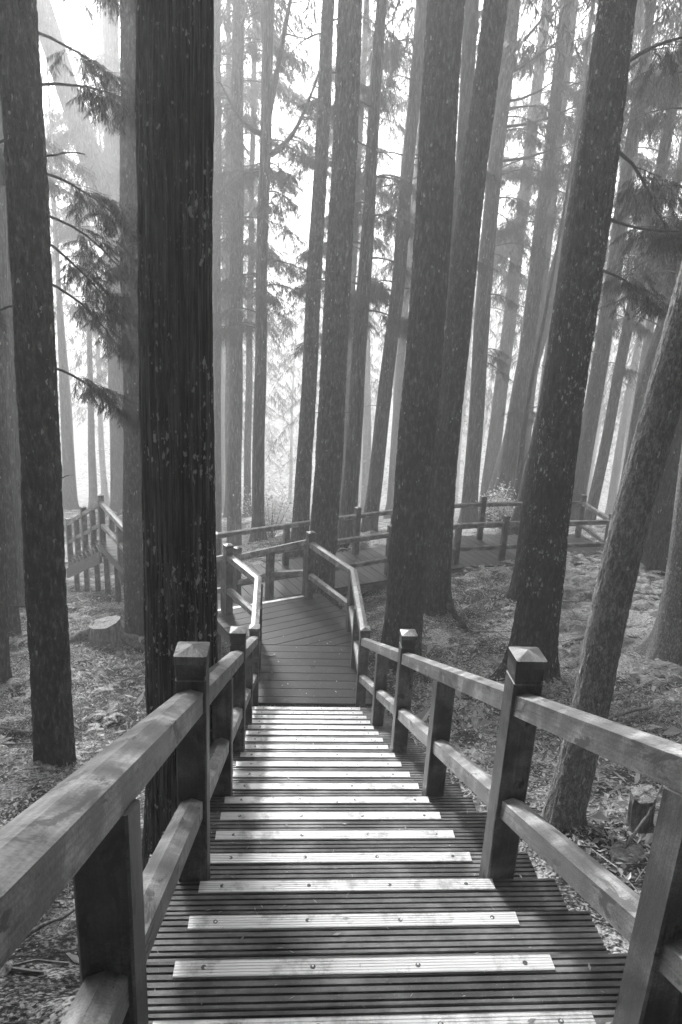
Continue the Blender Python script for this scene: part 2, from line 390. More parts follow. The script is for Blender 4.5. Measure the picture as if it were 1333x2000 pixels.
def nosing(parent, y_edge, z, n):
    pb = PB(); y1 = y_edge-.004; wd = .056; y0s = y1-wd
    prof = [(y0s, 0), (y0s, .003)]
    for i in range(5):
        a = y0s+.004+i*.0102
        prof += [(a, .0045), (a+.007, .0045), (a+.0078, .0028), (a+.0095, .0028)]
    prof += [(y1, .0045), (y1, 0)]
    off = rng.random(2)*9
    jx = (rng.random(2)-.5)*.012
    for i in range(len(prof)-1):
        a, b = prof[i], prof[i+1]; w = a[0]
        pb.poly([(SXL+jx[0], a[0], z+a[1]), (SXR+jx[1], a[0], z+a[1]), (SXR+jx[1], b[0], z+b[1]), (SXL+jx[0], b[0], z+b[1])],
                [(off[0], w+off[1]), (off[0]+1.2, w+off[1]), (off[0]+1.2, b[0]+off[1]), (off[0], b[0]+off[1])])
    for x in (SXL+jx[0], SXR+jx[1]):
        q = [(x, a, z+b) for a, b in prof]
        pb.poly(q, [(0, 0)]*len(q))
    for x in (SXL+.10, SXL+.435, SXL+.77, SXR-.10):
        disc(pb, (x+rng.normal()*.006, (y0s+y1)/2+rng.normal()*.002, z+.004), .0085, .0014, 1)
        disc(pb, (x, (y0s+y1)/2, z+.0052), .004, .0008, 0, 6)
    o = link('nosing_strip', pb.mesh('nosing_strip'), [M_ALU, M_SCREW], parent)
    return o
for n in range(-9, NS-1):
    z = tz(n); ye = Y0+RUN*n
    b = None
    for a, c in ((ye-.338, ye-.170), (ye-.164, ye)):
        jx = rng.normal()*.004
        pb = ribbed(XL+jx, XR+jx, a, c, z+rng.normal()*.0006)
        b = link('tread_board', pb.mesh('tread_board'), M_TREAD, st)
    nosing(b, ye, z, n)
for sx in (XL+.06, (XL+XR)/2, XR-.06):
    pb = PB(); ya, yb = Y0-RUN*10, Y0+RUN*18.9
    bar(pb, (sx, ya, nose(ya)-.30), (sx, yb, nose(yb)-.30), [(-.03, -.12), (.03, -.12), (.03, .10), (-.03, .10)], (1, 0, 0), (1, 0, 0))
    link('stringer', pb.mesh('stringer'), M_POST, st)
# ------------------------------------------------------------------ decks
def clip(poly, a, b, keep):
    """clip polygon (list of 2-vectors) to dot(p,a)>=b (keep=1) or <=b (keep=-1)"""
    out = []
    for i in range(len(poly)):
        p, q = poly[i], poly[(i+1) % len(poly)]
        dp, dq = keep*(np.dot(p, a)-b), keep*(np.dot(q, a)-b)
        if dp >= 0: out.append(p)
        if (dp > 0) != (dq > 0) and abs(dp-dq) > 1e-9: out.append(p+(q-p)*dp/(dp-dq))
    return out
def area(p):
    p = np.array(p); x, y = p[:, 0], p[:, 1]
    return .5*np.sum(x*np.roll(y, -1)-y*np.roll(x, -1))
def slab(pb, poly, z, th, d, n, ch=.0035, mi=0):
    if area(poly) < 0: poly = poly[::-1]
    c = np.mean(poly, 0); off = rng.random(2)*20
    ins = []
    for p in poly:
        # chamfer only across the board
        s = np.dot(p-c, n); ins.append(p-n*math.copysign(min(ch, abs(s)*.4), s))
    uvf = lambda p: (np.dot(p, d)+off[0], np.dot(p-c, n)+off[1]*0+5)
    pb.poly([(*p, z) for p in ins], [uvf(p) for p in ins], mi)
    N = len(poly)
    for i in range(N):
        j = (i+1) % N; a, b = poly[i], poly[j]; ia, ib = ins[i], ins[j]
        pb.poly([(*a, z-ch), (*b, z-ch), (*ib, z), (*ia, z)], [uvf(a), uvf(b), uvf(ib), uvf(ia)], mi)
        L = math.dist(a, b)
        pb.poly([(*a, z-th), (*b, z-th), (*b, z-ch), (*a, z-ch)], [(0, 0), (L, 0), (L, th), (0, th)], mi)
    pb.poly([(*p, z-th) for p in poly[::-1]], [uvf(p) for p in poly[::-1]], mi)
def deck(parent, poly, d, z, pitch=.19, gap=.007, th=.03, start=None, mat=None):
    d = np.array(d, float); d /= np.linalg.norm(d); n = np.array([-d[1], d[0]])
    poly = [np.array(p, float) for p in poly]
    lo = min(np.dot(p, n) for p in poly); hi = max(np.dot(p, n) for p in poly)
    s = lo if start is None else start-pitch*math.ceil((start-lo)/pitch)
    while s < hi:
        q = clip(poly, n, s+gap/2, 1)
        if len(q) > 2: q = clip(q, n, s+pitch-gap/2, -1)
        if len(q) > 2 and abs(area(q)) > .004:
            pb = PB(); slab(pb, q, z+rng.normal()*.0007, th, d, n)
            link('deck_board', pb.mesh('deck_board'), mat or M_DECK, parent)
        s += pitch
def beam(parent, a, b, z, w=.05, h=.16, name='edge_beam'):
    a = np.array(a, float); b = np.array(b, float); d = (b-a)/np.linalg.norm(b-a); s = np.array([d[1], -d[0], 0])
    pb = PB(); bar(pb, (*a, z), (*b, z), [(-w/2, -h), (w/2, -h), (w/2, 0), (-w/2, 0)], s, s)
    return link(name, pb.mesh(name), M_POST, parent)
def leg(parent, x, y, z, s=.05):
    zb = float(ground(x, y))-.15
    if zb > z-.05: return
    pb = PB(); bar(pb, (x, y, zb), (x, y, z), [(-s, -s), (-s, s), (s, s), (s, -s)], (1, 0, 0), (1, 0, 0), up=(0, 1, 0))
    link('support_post', pb.mesh('support_post'), M_POST, parent)
T_ = np.array([.91, .415]); N_ = np.array([-.415, .91])
land = thing('landing_deck', 'wet dark landing with straight then slanting boards at the foot of the stairs', 'deck', (.3, 9, ZL))
land.location = (0, 0, 0)
P1 = [(XL, 7.446), (XR-.06, 7.446), (XR-.06, 8.905), (XL, 8.905)]
deck(land, P1, (1, 0), ZL, pitch=.1885, start=8.905)
LEDGE = [(XL, 8.912), (XR-.06, 8.912), (XR-.06, 9.52), (.57, 10.73), (.30, 10.62), (-1.08, 9.99), (-1.10, 9.86), (-.80, 9.24)]
deck(land, LEDGE, (.887, .462), ZL, pitch=.19)
for a, b in (((XL+.05, 7.45), (XL+.05, 9.0)), ((XR-.11, 7.45), (XR-.11, 9.5)), ((XR-.11, 9.5), (.54, 10.68)), ((-.76, 9.25), (-1.06, 9.87)), ((XL+.03, 8.98), (-.76, 9.25)), ((.5, 10.66), (-1.05, 9.96))):
    beam(land, a, b, ZL-.034)
for x, y in ((XL+.1, 7.6), (XR-.16, 7.6), (XL+.1, 8.9), (XR-.16, 9.4), (.45, 10.5), (-1.0, 9.85)): leg(land, x, y, ZL-.05)
# metal edging at the far edge of the landing
pb = PB(); a = np.array([-1.07, 9.955]); b = np.array([.30, 10.58]); d = (b-a)/np.linalg.norm(b-a)
bar(pb, (*a, ZL+.001), (*b, ZL+.001), [(-.028, 0), (.028, 0), (.028, .005), (-.028, .005)], (d[1], -d[0], 0), (d[1], -d[0], 0))
link('nosing_strip', pb.mesh('landing_nosing'), M_ALU, land)
# short flight from landing to walkway
fl = thing('short_step_flight', 'short flight of steps dropping from the landing edge to the lower walkway', 'steps')
d2 = np.array([-.69, .72])
for k in range(1, 5):
    z = ZL-.14*k; n0 = 9.56+.30*(k-1); n1 = n0+.32
    def at_n(p, nn): return p+d2*((nn-np.dot(p, N_))/np.dot(d2, N_))
    A0, A1 = at_n(np.array([-1.02, 9.99]), n0), at_n(np.array([-1.02, 9.99]), n1)
    B0, B1 = at_n(np.array([.34, 10.6]), n0), at_n(np.array([.34, 10.6]), n1)
    deck(fl, [A0, B0, B1, A1], T_, z, pitch=.16)
for s in (np.array([-1.02, 9.99]), np.array([.34, 10.6]), np.array([-.34, 10.3])):
    e = at_n(s, 10.9); pb = PB(); bar(pb, (*s, ZL-.3), (*e, ZW-.16), [(-.03, -.1), (.03, -.1), (.03, .1), (-.03, .1)], (.72, .69, 0), (.72, .69, 0))
    link('stringer', pb.mesh('stringer'), M_POST, fl)
def tn(t, n): return T_*t+N_*n
wk = thing('lower_walkway', 'wet grey boardwalk crossing beyond the landing under the tall trees', 'boardwalk')
deck(wk, [tn(4.17, 11.03), tn(9.2, 11.03), tn(9.2, 12.78), tn(4.17, 12.72)], N_, ZW)
POLYB = [(-2.08, 11.17), (-.79, 11.76), (-1.45, 13.12), (-2.95, 15.75), (-4.15, 14.95), (-2.42, 11.9)]
deck(wk, POLYB, (.98, .2), ZW)
POLYC = [(3.80, 13.87), (7.45, 14.42), (7.32, 16.3), (4.5, 15.95), (3.08, 15.45)]
deck(wk, POLYC, (-.36, .933), ZW)
def off2(p, v): return (p[0]+v[0], p[1]+v[1])
for a, b in ((tn(4.2, 11.09), tn(9.15, 11.09)), (tn(4.2, 12.66), tn(9.15, 12.7)), ((-2.1, 11.25), (-2.40, 11.95)), ((-2.38, 11.95), (-4.08, 14.93)), ((-4.05, 14.98), (-2.98, 15.68)), ((-1.5, 13.1), (-2.93, 15.6)),
             ((3.85, 13.94), (7.38, 14.48)), ((3.1, 15.38), (4.5, 15.88)), ((4.5, 15.88), (7.3, 16.22)), ((7.36, 14.5), (7.28, 16.2))):
    beam(wk, a, b, ZW-.034, .05, .17)
for q in (tn(4.4, 11.2), tn(6.2, 11.2), tn(8, 11.2), tn(4.4, 12.5), tn(6.2, 12.5), tn(8, 12.5), (-3.95, 14.9), (-3.55, 14.2), (-3.05, 13.3), (-3.1, 15.4), (-2.3, 14.2), (4.5, 14.2), (6, 14.4), (7.1, 14.6), (4.6, 15.7), (7, 16)): leg(wk, q[0], q[1], ZW-.06)
# flight that drops away at the left end of the walkway
lf = thing('left_step_flight', 'flight of steps seen side-on dropping away left between the trunks', 'steps')
u3 = np.array([-.55, .835]); w3 = np.array([.835, .55]); S3 = np.array([-4.12, 14.97])
pbs = PB()
for k in range(9):
    z = ZW-.14*(k+1); a = S3+u3*(.28*k+.03); b = S3+u3*(.28*(k+1)+.04)
    deck(lf, [a, b, b+w3*1.38, a+w3*1.38], w3, z, pitch=.155)
    # triangular side bracket under the end of each tread
    for s in (.02, 1.3):
        p = a+w3*s; q = b+w3*s
        tri = [(*p, z-.032), (*q, z-.032), (*p, z-.20)]
        t2 = [(x+w3[0]*.05, y+w3[1]*.05, zz) for x, y, zz in tri]
        pbs.poly(tri, [(0, 0), (.28, 0), (0, .2)]); pbs.poly(t2[::-1], [(0, 0), (.28, 0), (0, .2)])
        for i in range(3):
            j = (i+1) % 3; pbs.poly([tri[j], tri[i], t2[i], t2[j]], [(0, 0), (.2, 0), (.2, .05), (0, .05)])
link('tread_brackets', pbs.mesh('tread_brackets'), M_RAIL, lf)
for s in (.03, 1.33):
    p = S3+w3*s; q = p+u3*2.6
    pb = PB(); bar(pb, (*p, ZW-.40), (*q, ZW-.40-1.3), [(-.03, -.15), (.03, -.15), (.03, .12), (-.03, .12)], (*w3, 0), (*w3, 0))
    link('stringer', pb.mesh('stringer'), M_POST, lf)
for k in (.5, 1.3, 2.1):
    for s in (.1, 1.25):
        p = S3+w3*s+u3*k; leg(lf, p[0], p[1], ZW-.4-k*.5)
ld = thing('far_left_deck', 'pale sunlit boardwalk far left, beyond the side-on steps', 'boardwalk')
q0 = S3+u3*2.6
deck(ld, [q0, q0+w3*1.4, q0+w3*1.4+u3*1.5+np.array([-3.5, .4]), q0+np.array([-5.5, -.2])], (.2, 1), ZW-1.42)
for q in (q0+np.array([-1.5, .3]), q0+np.array([-3.5, .2]), q0+np.array([-.2, .3])): leg(ld, q[0], q[1], ZW-1.45)
# ------------------------------------------------------------------ railings
def unit(v): v = np.array(v, float); return v/np.linalg.norm(v)
RAIL_SEC = [(-.047, -.094), (.047, -.094), (.047, -.008), (0, .006), (-.047, -.008)]
LOW_SEC = [(-.042, -.092), (.042, -.092), (.042, -.012), (0, .006), (-.042, -.012)]
def post(parent, x, y, zb, zt, ang, newel=True, s=.0575, tsl=0.0):
    c, sn = math.cos(ang), math.sin(ang)
    ex = np.array([c, sn, 0]); ey = np.array([-sn, c, 0]); ch = .006
    sec = [(-s, -s+ch), (-s+ch, -s), (s-ch, -s), (s, -s+ch), (s, s-ch), (s-ch, s), (-s+ch, s), (-s, s-ch)]
    pb = PB(); base = np.array([x, y, 0.])
    pts = lambda z, k=1: [base+ex*a*k+ey*b*k+np.array([0, 0, z]) for a, b in sec]
    rings = [(zb, 1)]
    top_shift = lambda ring: [p+np.array([0, 0, tsl*a]) for p, (a, b) in zip(ring, sec)]
    if newel: rings += [(zt-.115, 1), (zt-.112, .93), (zt-.098, .93), (zt-.095, 1), (zt-.045, 1)]
    else: rings += [(zt, 1)]
    off = rng.random(2)*20; w = np.cumsum([0]+[math.dist(sec[i], sec[(i+1) % 8]) for i in range(8)])
    for (za, ka), (zc, kc) in zip(rings[:-1], rings[1:]):
        A, B = pts(za, ka), pts(zc, kc)
        if not newel: B = top_shift(B)
        for i in range(8):
            j = (i+1) % 8
            pb.poly([A[i], A[j], B[j], B[i]], [(za+off[0], w[i]+off[1]), (za+off[0], w[i+1]+off[1]), (zc+off[0], w[i+1]+off[1]), (zc+off[0], w[i]+off[1])])
    pb.poly(top_shift(pts(rings[-1][0], rings[-1][1])), [(off[0]+a, off[1]+b) for a, b in sec])
    nm = 'newel_post' if newel else 'baluster_post'
    o = link(nm, pb.mesh(nm), M_POST, parent)
    if newel:
        pb = PB(); A, B = pts(zt-.0448, 1.05), pts(zt-.012, 1.05); tip = base+np.array([0, 0, zt+.008])
        for i in range(8):
            j = (i+1) % 8
            pb.poly([A[i], A[j], B[j], B[i]], [(0+off[0], w[i]), (off[0], w[i+1]), (.03+off[0], w[i+1]), (.03+off[0], w[i])], 1)
            pb.poly([B[i], B[j], tip], [(off[0], w[i]), (off[0], w[i+1]), (off[0]+.06, (w[i]+w[i+1])/2)])
        pb.poly(A[::-1], [(0, 0)]*8)
        link('post_cap', pb.mesh('post_cap'), [M_RAIL, M_POST], o)  # paler top and darker sides: sky light and shade put into the cap colours
    return o
def railing(label, nodes, ht, hl, extra=None, group=None):
    """nodes: (x, y, zbase, kind, newel_height, slope_ref) ; kinds: newel, post, corner.
    ht/hl: heights of the top and low rail above the reference z (6th value)"""
    t = thing('timber_railing', label, 'railing', (0, 0, 0), group)
    N = len(nodes); P = [np.array([n[0], n[1], n[5]], float) for n in nodes]
    def dirn(i, j): return unit((P[j]-P[i])[:2])
    breaks = [i for i in range(N) if nodes[i][3] != 'post']
    for a, b in zip(breaks[:-1], breaks[1:]):
        d = dirn(a, b); s = np.array([d[1], -d[0], 0.])
        def end(i, sign):
            if nodes[i][3] == 'newel': return P[i]+np.array([*(d*.045*sign), 0])*1.0, s
            k = i+1 if sign < 0 else i-1        # corner: mitre with the neighbour direction
            if sign < 0: dd = dirn(breaks[breaks.index(i)], breaks[breaks.index(i)+1]) if breaks.index(i)+1 < len(breaks) else d
            else: dd = dirn(breaks[breaks.index(i)-1], breaks[breaks.index(i)]) if breaks.index(i) > 0 else d
            bis = unit(d+dd); ms = np.array([bis[1], -bis[0], 0.])/max(.3, float(np.dot(bis, d)))
            return P[i], ms
        ha = ht if nodes[a][3] != 'newel' or len(nodes[a]) < 7 else nodes[a][6]
        hb = ht if nodes[b][3] != 'newel' or len(nodes[b]) < 7 else nodes[b][6]
        pa, sa = end(a, +1); pc, sb = end(b, -1)
        # slope correction for the 45 mm start
        L = np.linalg.norm((P[b]-P[a])[:2]); sl = (P[b][2]+hb-P[a][2]-ha)/L
        za = P[a][2]+ha+(sl*.045 if nodes[a][3] == 'newel' else 0); zc = P[b][2]+hb-(sl*.045 if nodes[b][3] == 'newel' else 0)
        pb = PB(); bar(pb, (pa[0], pa[1], za), (pc[0], pc[1], zc), RAIL_SEC, sa, sb)
        link('top_rail', pb.mesh('top_rail'), M_RAIL, t)
        # low rails between every pair of posts
        for i in range(a, b):
            dd = dirn(i, i+1); ss = np.array([dd[1], -dd[0], 0.]); q0_, q1_ = P[i].copy(), P[i+1].copy()
            Li = np.linalg.norm((q1_-q0_)[:2]); s_ = (q1_[2]-q0_[2])/Li
            q0_[:2] += dd*.04; q1_[:2] -= dd*.04; q0_[2] += s_*.04+hl; q1_[2] += -s_*.04+hl
            pb = PB(); bar(pb, q0_, q1_, LOW_SEC, ss, ss)
            link('low_rail', pb.mesh('low_rail'), M_RAIL, t)
    # posts
    for i, n in enumerate(nodes):
        if i < N-1: d = dirn(i, i+1)
        else: d = dirn(i-1, i)
        if 0 < i < N-1 and n[3] == 'corner': d = unit(dirn(i-1, i)+dirn(i, i+1))
        ang = math.atan2(d[1], d[0])
        if n[3] == 'newel': post(t, n[0], n[1], n[2]-(.35 if n[2] > -1e9 else 0), n[2]+n[4], ang, True)
        else:
            # find top under the rail
            k0 = max([b for b in breaks if b <= i]); k1 = min([b for b in breaks if b >= i])
            if k0 == k1: zt = n[5]+ht-.085; sl_ = 0.0
            else:
                L0 = np.linalg.norm((P[i]-P[k0])[:2]); L1 = np.linalg.norm((P[k1]-P[k0])[:2]); f = L0/L1
                h0 = nodes[k0][6] if nodes[k0][3] == 'newel' and len(nodes[k0]) > 6 else ht
                h1 = nodes[k1][6] if nodes[k1][3] == 'newel' and len(nodes[k1]) > 6 else ht
                zt = (P[k0][2]+h0)*(1-f)+(P[k1][2]+h1)*f-.097; sl_ = (P[k1][2]+h1-P[k0][2]-h0)/L1
            post(t, n[0], n[1], n[2]-.35, zt, ang, False, .0555, sl_)
    return t
def tread_z(Y): return tz(math.ceil((Y-Y0)/RUN-1e-6)) if Y < Y0+RUN*18 else ZL
for X, side in ((.94, 'right'), (-.34, 'left')):
    nd = []
    for Y, kd in ((-2.4, 'newel'), (-1.2, 'post'), (0.0, 'newel'), (1.275 if X > 0 else 1.185, 'post'), (2.40, 'newel'), (3.605, 'post'), (4.81, 'newel'), (6.01, 'post'), (7.45, 'newel')):
        h = 1.035 if Y < 7 else 1.0
        zb = tread_z(Y)
        nd.append((X, Y, zb, kd, (nose(Y)+1.06-zb) if Y < 7 else 1.01, nose(Y)))
    railing('sloping timber railing with capped newels along the %s side of the stairs' % side, nd, .88, .40)
H1 = .955
railing('level railing bending round the right side of the landing', [(.94, 7.45, ZL, 'corner', 0, ZL), (.945, 8.33, ZL, 'post', 0, ZL), (.965, 9.40, ZL, 'corner', 0, ZL), (.375, 10.58, ZL, 'newel', 1.11, ZL)], H1, .42)
railing('level railing with a pale kinked handrail on the left side of the landing', [(-.34, 7.45, ZL, 'corner', 0, ZL), (-.345, 8.28, ZL, 'post', 0, ZL), (-.375, 9.04, ZL, 'corner', 0, ZL), (-.86, 9.93, ZL, 'newel', 1.10, ZL)], H1, .42)
railing('short railing sloping from the landing corner down to the lower walkway', [(.345, 10.62, ZL, 'corner', 0, ZL+.05), (-.27, 11.28, ZL-.5, 'post', 0, ZL-.27), (-.87, 11.90, ZW, 'newel', 1.04, ZW, .89)], .92, .40)
railing('railing behind the thick trunk sloping down to the left-hand walkway corner', [(-.90, 9.97, ZL, 'corner', 0, ZL), (-1.5, 10.58, ZL-.5, 'post', 0, ZL-.36), (-2.10, 11.22, ZW, 'newel', 1.04, ZW, .89)], .92, .40)
railing('near railing of the lower walkway, kinked behind the twin trunks', [(-.87, 11.92, ZW, 'corner', 0, ZW), (.6, 12.60, ZW, 'post', 0, ZW), (2.07, 13.33, ZW, 'newel', 1.06, ZW), (2.9, 13.72, ZW, 'post', 0, ZW), (3.62, 14.03, ZW, 'corner', 0, ZW), (4.70, 14.27, ZW, 'newel', 1.05, ZW), (5.95, 14.45, ZW, 'post', 0, ZW), (7.20, 14.60, ZW, 'newel', 1.06, ZW)], .91, .38)
railing('far railing of the lower walkway against the bright mist', [(-3.12, 15.55, ZW, 'newel', 1.05, ZW), (-2.2, 14.3, ZW, 'post', 0, ZW), (-1.32, 12.98, ZW, 'corner', 0, ZW), (-.01, 13.72, ZW, 'post', 0, ZW), (.75, 14.10, ZW, 'newel', 1.05, ZW), (1.50, 14.48, ZW, 'newel', 1.07, ZW), (2.38, 15.0, ZW, 'post', 0, ZW), (3.2, 15.33, ZW, 'corner', 0, ZW), (4.57, 15.70, ZW, 'newel', 1.07, ZW), (5.85, 15.90, ZW, 'post', 0, ZW), (7.13, 16.08, ZW, 'newel', 1.08, ZW), (7.22, 14.70, ZW, 'corner', 0, ZW)], .91, .38)
railing('stub of railing running on right behind the leaning trunk', [(7.25, 14.6, ZW, 'corner', 0, ZW), (8.5, 14.75, ZW-.35, 'newel', 1.05, ZW-.35)], .89, .38)
railing('railing of the left walkway arm climbing to the tall corner newel', [(-2.12, 11.25, ZW, 'corner', 0, ZW), (-2.75, 12.55, ZW, 'post', 0, ZW), (-3.35, 13.72, ZW, 'post', 0, ZW), (-4.0, 14.88, ZW, 'newel', 1.06, ZW)], .92, .42)
def w_at(k): return (*(np.array([-4.02, 14.95])+u3*k),)
railing('railing descending beside the side-on steps at left', [(-4.02, 14.93, ZW, 'corner', 0, ZW), (*(np.array([-4.02, 14.95])+u3*.62),  ZW-.4, 'post', 0, ZW-.29), (*(np.array([-4.02, 14.95])+u3*1.25), ZW-.62, 'newel', 1.06, ZW-.60), (*(np.array([-4.02, 14.95])+u3*1.85), ZW-1.0, 'post', 0, ZW-.88), (*(np.array([-4.02, 14.95])+u3*2.5), ZW-1.26, 'newel', 1.06, ZW-1.2)], .90, .42)
railing('misty railing on the far side of the side-on steps', [(-3.14, 15.6, ZW, 'corner', 0, ZW), (*(np.array([-3.12, 15.55])+u3*1.25), ZW-.62, 'newel', 1.06, ZW-.60), (*(np.array([-3.12, 15.55])+u3*2.5), ZW-1.26, 'newel', 1.06, ZW-1.2)], .90, .42)
railing('pale railing at the far left edge beside the sunlit deck', [(-6.0, 17.9, ZW-1.42, 'newel', 1.05, ZW-1.42), (-7.6, 17.9, ZW-1.42, 'post', 0, ZW-1.42), (-9.4, 17.7, ZW-1.42, 'newel', 1.05, ZW-1.42)], .91, .38)
# ------------------------------------------------------------------ trees
def trunk_mesh(axis, r0, k, H, nA, rows, style, flare, seed):
    """axis: function h->(dx,dy); rows: heights above base"""
    a = np.linspace(0, 1, nA, endpoint=False); h = np.asarray(rows)
    A, Hh = np.meshgrid(a, h)
    r = np.maximum(r0-k*Hh, .03)
    lob = .5+.5*(np.cos(2*np.pi*(A*(3+seed % 3)+seed*.37))*.6+.4*np.cos(2*np.pi*(A*(5+seed % 2)+seed*.71)))
    R = r*(1+flare*np.exp(-Hh/.28)*(.35+1.0*lob)+.25*flare*np.exp(-Hh/.9))
    R = R*(1+.035*vnoise(A, Hh, 5, .5, seed)+.02*vnoise(A, Hh, 9, 1.1, seed+1))
    if style == 'strip':
        wv = .25*vnoise(A, Hh, 12, 1.6, seed+2)+.10*vnoise(A, Hh, 30, 6, seed+3)
        nst = 44
        s = A*nst+wv*3.4+vnoise(A, Hh, 20, .8, seed+9)*.9
        cell = np.abs(((s) % 1.0)-.5)*2
        ridge = np.minimum(1, (1-cell)*3.6)
        R = R+.020*(ridge-.8)*(.8+.6*vnoise(A, Hh, 30, 2.5, seed+8))+.006*vnoise(A, Hh, 64, 2, seed+4)+.004*np.abs(vnoise(A, Hh, 220, 4, seed+5))
    elif style == 'rough':
        n1 = vnoise(A, Hh, 26, 7, seed+4); n3 = vnoise(A, Hh, 70, 20, seed+5)
        sc_ = np.clip(r0/.2, .5, 1.2); n5 = vnoise(A+.02*n1, Hh, 34, 4.5, seed+8); crack = np.minimum(1, np.abs(n5)*4.5)
        R = R+sc_*(.012*(crack-1)+.008*np.minimum(1, np.abs(n3)*3)+.007*np.abs(n1)+.004*vnoise(A, Hh, 160, 45, seed+6))+.01*np.maximum(0, vnoise(A, Hh, 12, 2.5, seed+7)-.3)
    elif style == 'flaky':
        n1 = vnoise(A, Hh, 18, 9, seed+4)
        R = R+.0035*np.minimum(1, np.abs(vnoise(A, Hh, 30, 12, seed+4))*4)+.003*vnoise(A, Hh, 60, 30, seed+5)+.002*vnoise(A, Hh, 150, 50, seed+6)
    ax = np.array([axis(x) for x in h])
    X = ax[:, 0][:, None]+R*np.cos(2*np.pi*A); Y = ax[:, 1][:, None]+R*np.sin(2*np.pi*A)
    V = np.stack([X, Y, Hh], -1).reshape(-1, 3)
    n = len(h); I = np.arange(n*nA).reshape(n, nA); J = np.roll(I, -1, 1)
    Fq = np.stack([I[:-1], J[:-1], J[1:], I[1:]], -1).reshape(-1, 4)
    return mesh_np('trunk', V, Fq, smooth=True)
def make_spray(ns, seed, w=.012, ln=.26, droop=1.0, one=False):
    """a cedar spray: thin strands drooping from a twig of length 1 along +x"""
    g_ = np.random.default_rng(seed); V = []; Fq = []
    for i in range(ns):
        t = g_.random()**.8; side = g_.choice([-1, 1]); b = np.array([t, side*.02, -.18*t*t*droop])
        az = side*g_.uniform(.15, 1.0); pz = -g_.uniform(.05, 1.0)*droop
        d = np.array([math.cos(az)*math.cos(pz), math.sin(az)*math.cos(pz), math.sin(pz)])
        L = ln*g_.uniform(.5, 1.2)*(1.1-.45*t)
        s = np.cross(d, g_.normal(size=3)); s /= np.linalg.norm(s); base = len(V)
        for q, ww in (((0, .75), (1, .15)) if one else ((0, .5), (.5, 1.0), (1, .12))):
            p = b+d*L*q+np.array([0, 0, -.35*L*q*q*droop])
            V += [p-s*w*ww, p+s*w*ww]
        Fq += [(base, base+1, base+3, base+2)] if one else [(base, base+1, base+3, base+2), (base+2, base+3, base+5, base+4)]
    return np.array(V), np.array(Fq)
SPN = [make_spray(80, i, .0085) for i in range(4)]
SPM = [make_spray(36, 10+i, .016, .27, one=True) for i in range(4)]
SPF = [make_spray(24, 20+i, .023, .32, one=True) for i in range(4)]
def place_sprays(bases, P, az, pt, sc):
    """instances of spray meshes joined: P (n,3)"""
    Vs, Fs = [], []; off = 0; n = len(P); which = rng.integers(0, len(bases), n)
    for b in range(len(bases)):
        ii = np.where(which == b)[0]
        if not len(ii): continue
        V, Fq = bases[b]
        ca, sa = np.cos(az[ii]), np.sin(az[ii]); cp, sp = np.cos(pt[ii]), np.sin(pt[ii])
        R = np.zeros((len(ii), 3, 3))
        R[:, :, 0] = np.stack([ca*cp, sa*cp, sp], -1); R[:, :, 1] = np.stack([-sa, ca, 0*ca], -1); R[:, :, 2] = np.stack([-ca*sp, -sa*sp, cp], -1)
        W_ = np.einsum('nij,vj->nvi', R, V)*sc[ii][:, None, None]+P[ii][:, None, :]
        F_ = Fq[None]+(np.arange(len(ii))*len(V))[:, None, None]+off
        Vs.append(W_.reshape(-1, 3)); Fs.append(F_.reshape(-1, 4)); off += len(ii)*len(V)
    return np.concatenate(Vs), np.concatenate(Fs)
def tube(points, radii, ns=5):
    P = np.array(points, float); n = len(P); d = np.gradient(P, axis=0); d /= np.linalg.norm(d, axis=1)[:, None]+1e-9
    ref = np.array([0, 0, 1.]) if abs(d[0][2]) < .9 else np.array([1., 0, 0])
    s = np.cross(d, ref); s /= np.linalg.norm(s, axis=1)[:, None]; u = np.cross(s, d)
    t = np.arange(ns)*2*np.pi/ns
    V = (P[:, None]+np.asarray(radii)[:, None, None]*(s[:, None]*np.cos(t)[None, :, None]+u[:, None]*np.sin(t)[None, :, None])).reshape(-1, 3)
    I = np.arange(n*ns).reshape(n, ns); J = np.roll(I, -1, 1)
    return V, np.stack([I[:-1], J[:-1], J[1:], I[1:]], -1).reshape(-1, 4)
def join(parts):
    Vs, Fs, off = [], [], 0
    for V, Fq in parts: Vs.append(V); Fs.append(Fq+off); off += len(V)
    return np.concatenate(Vs), np.concatenate(Fs)
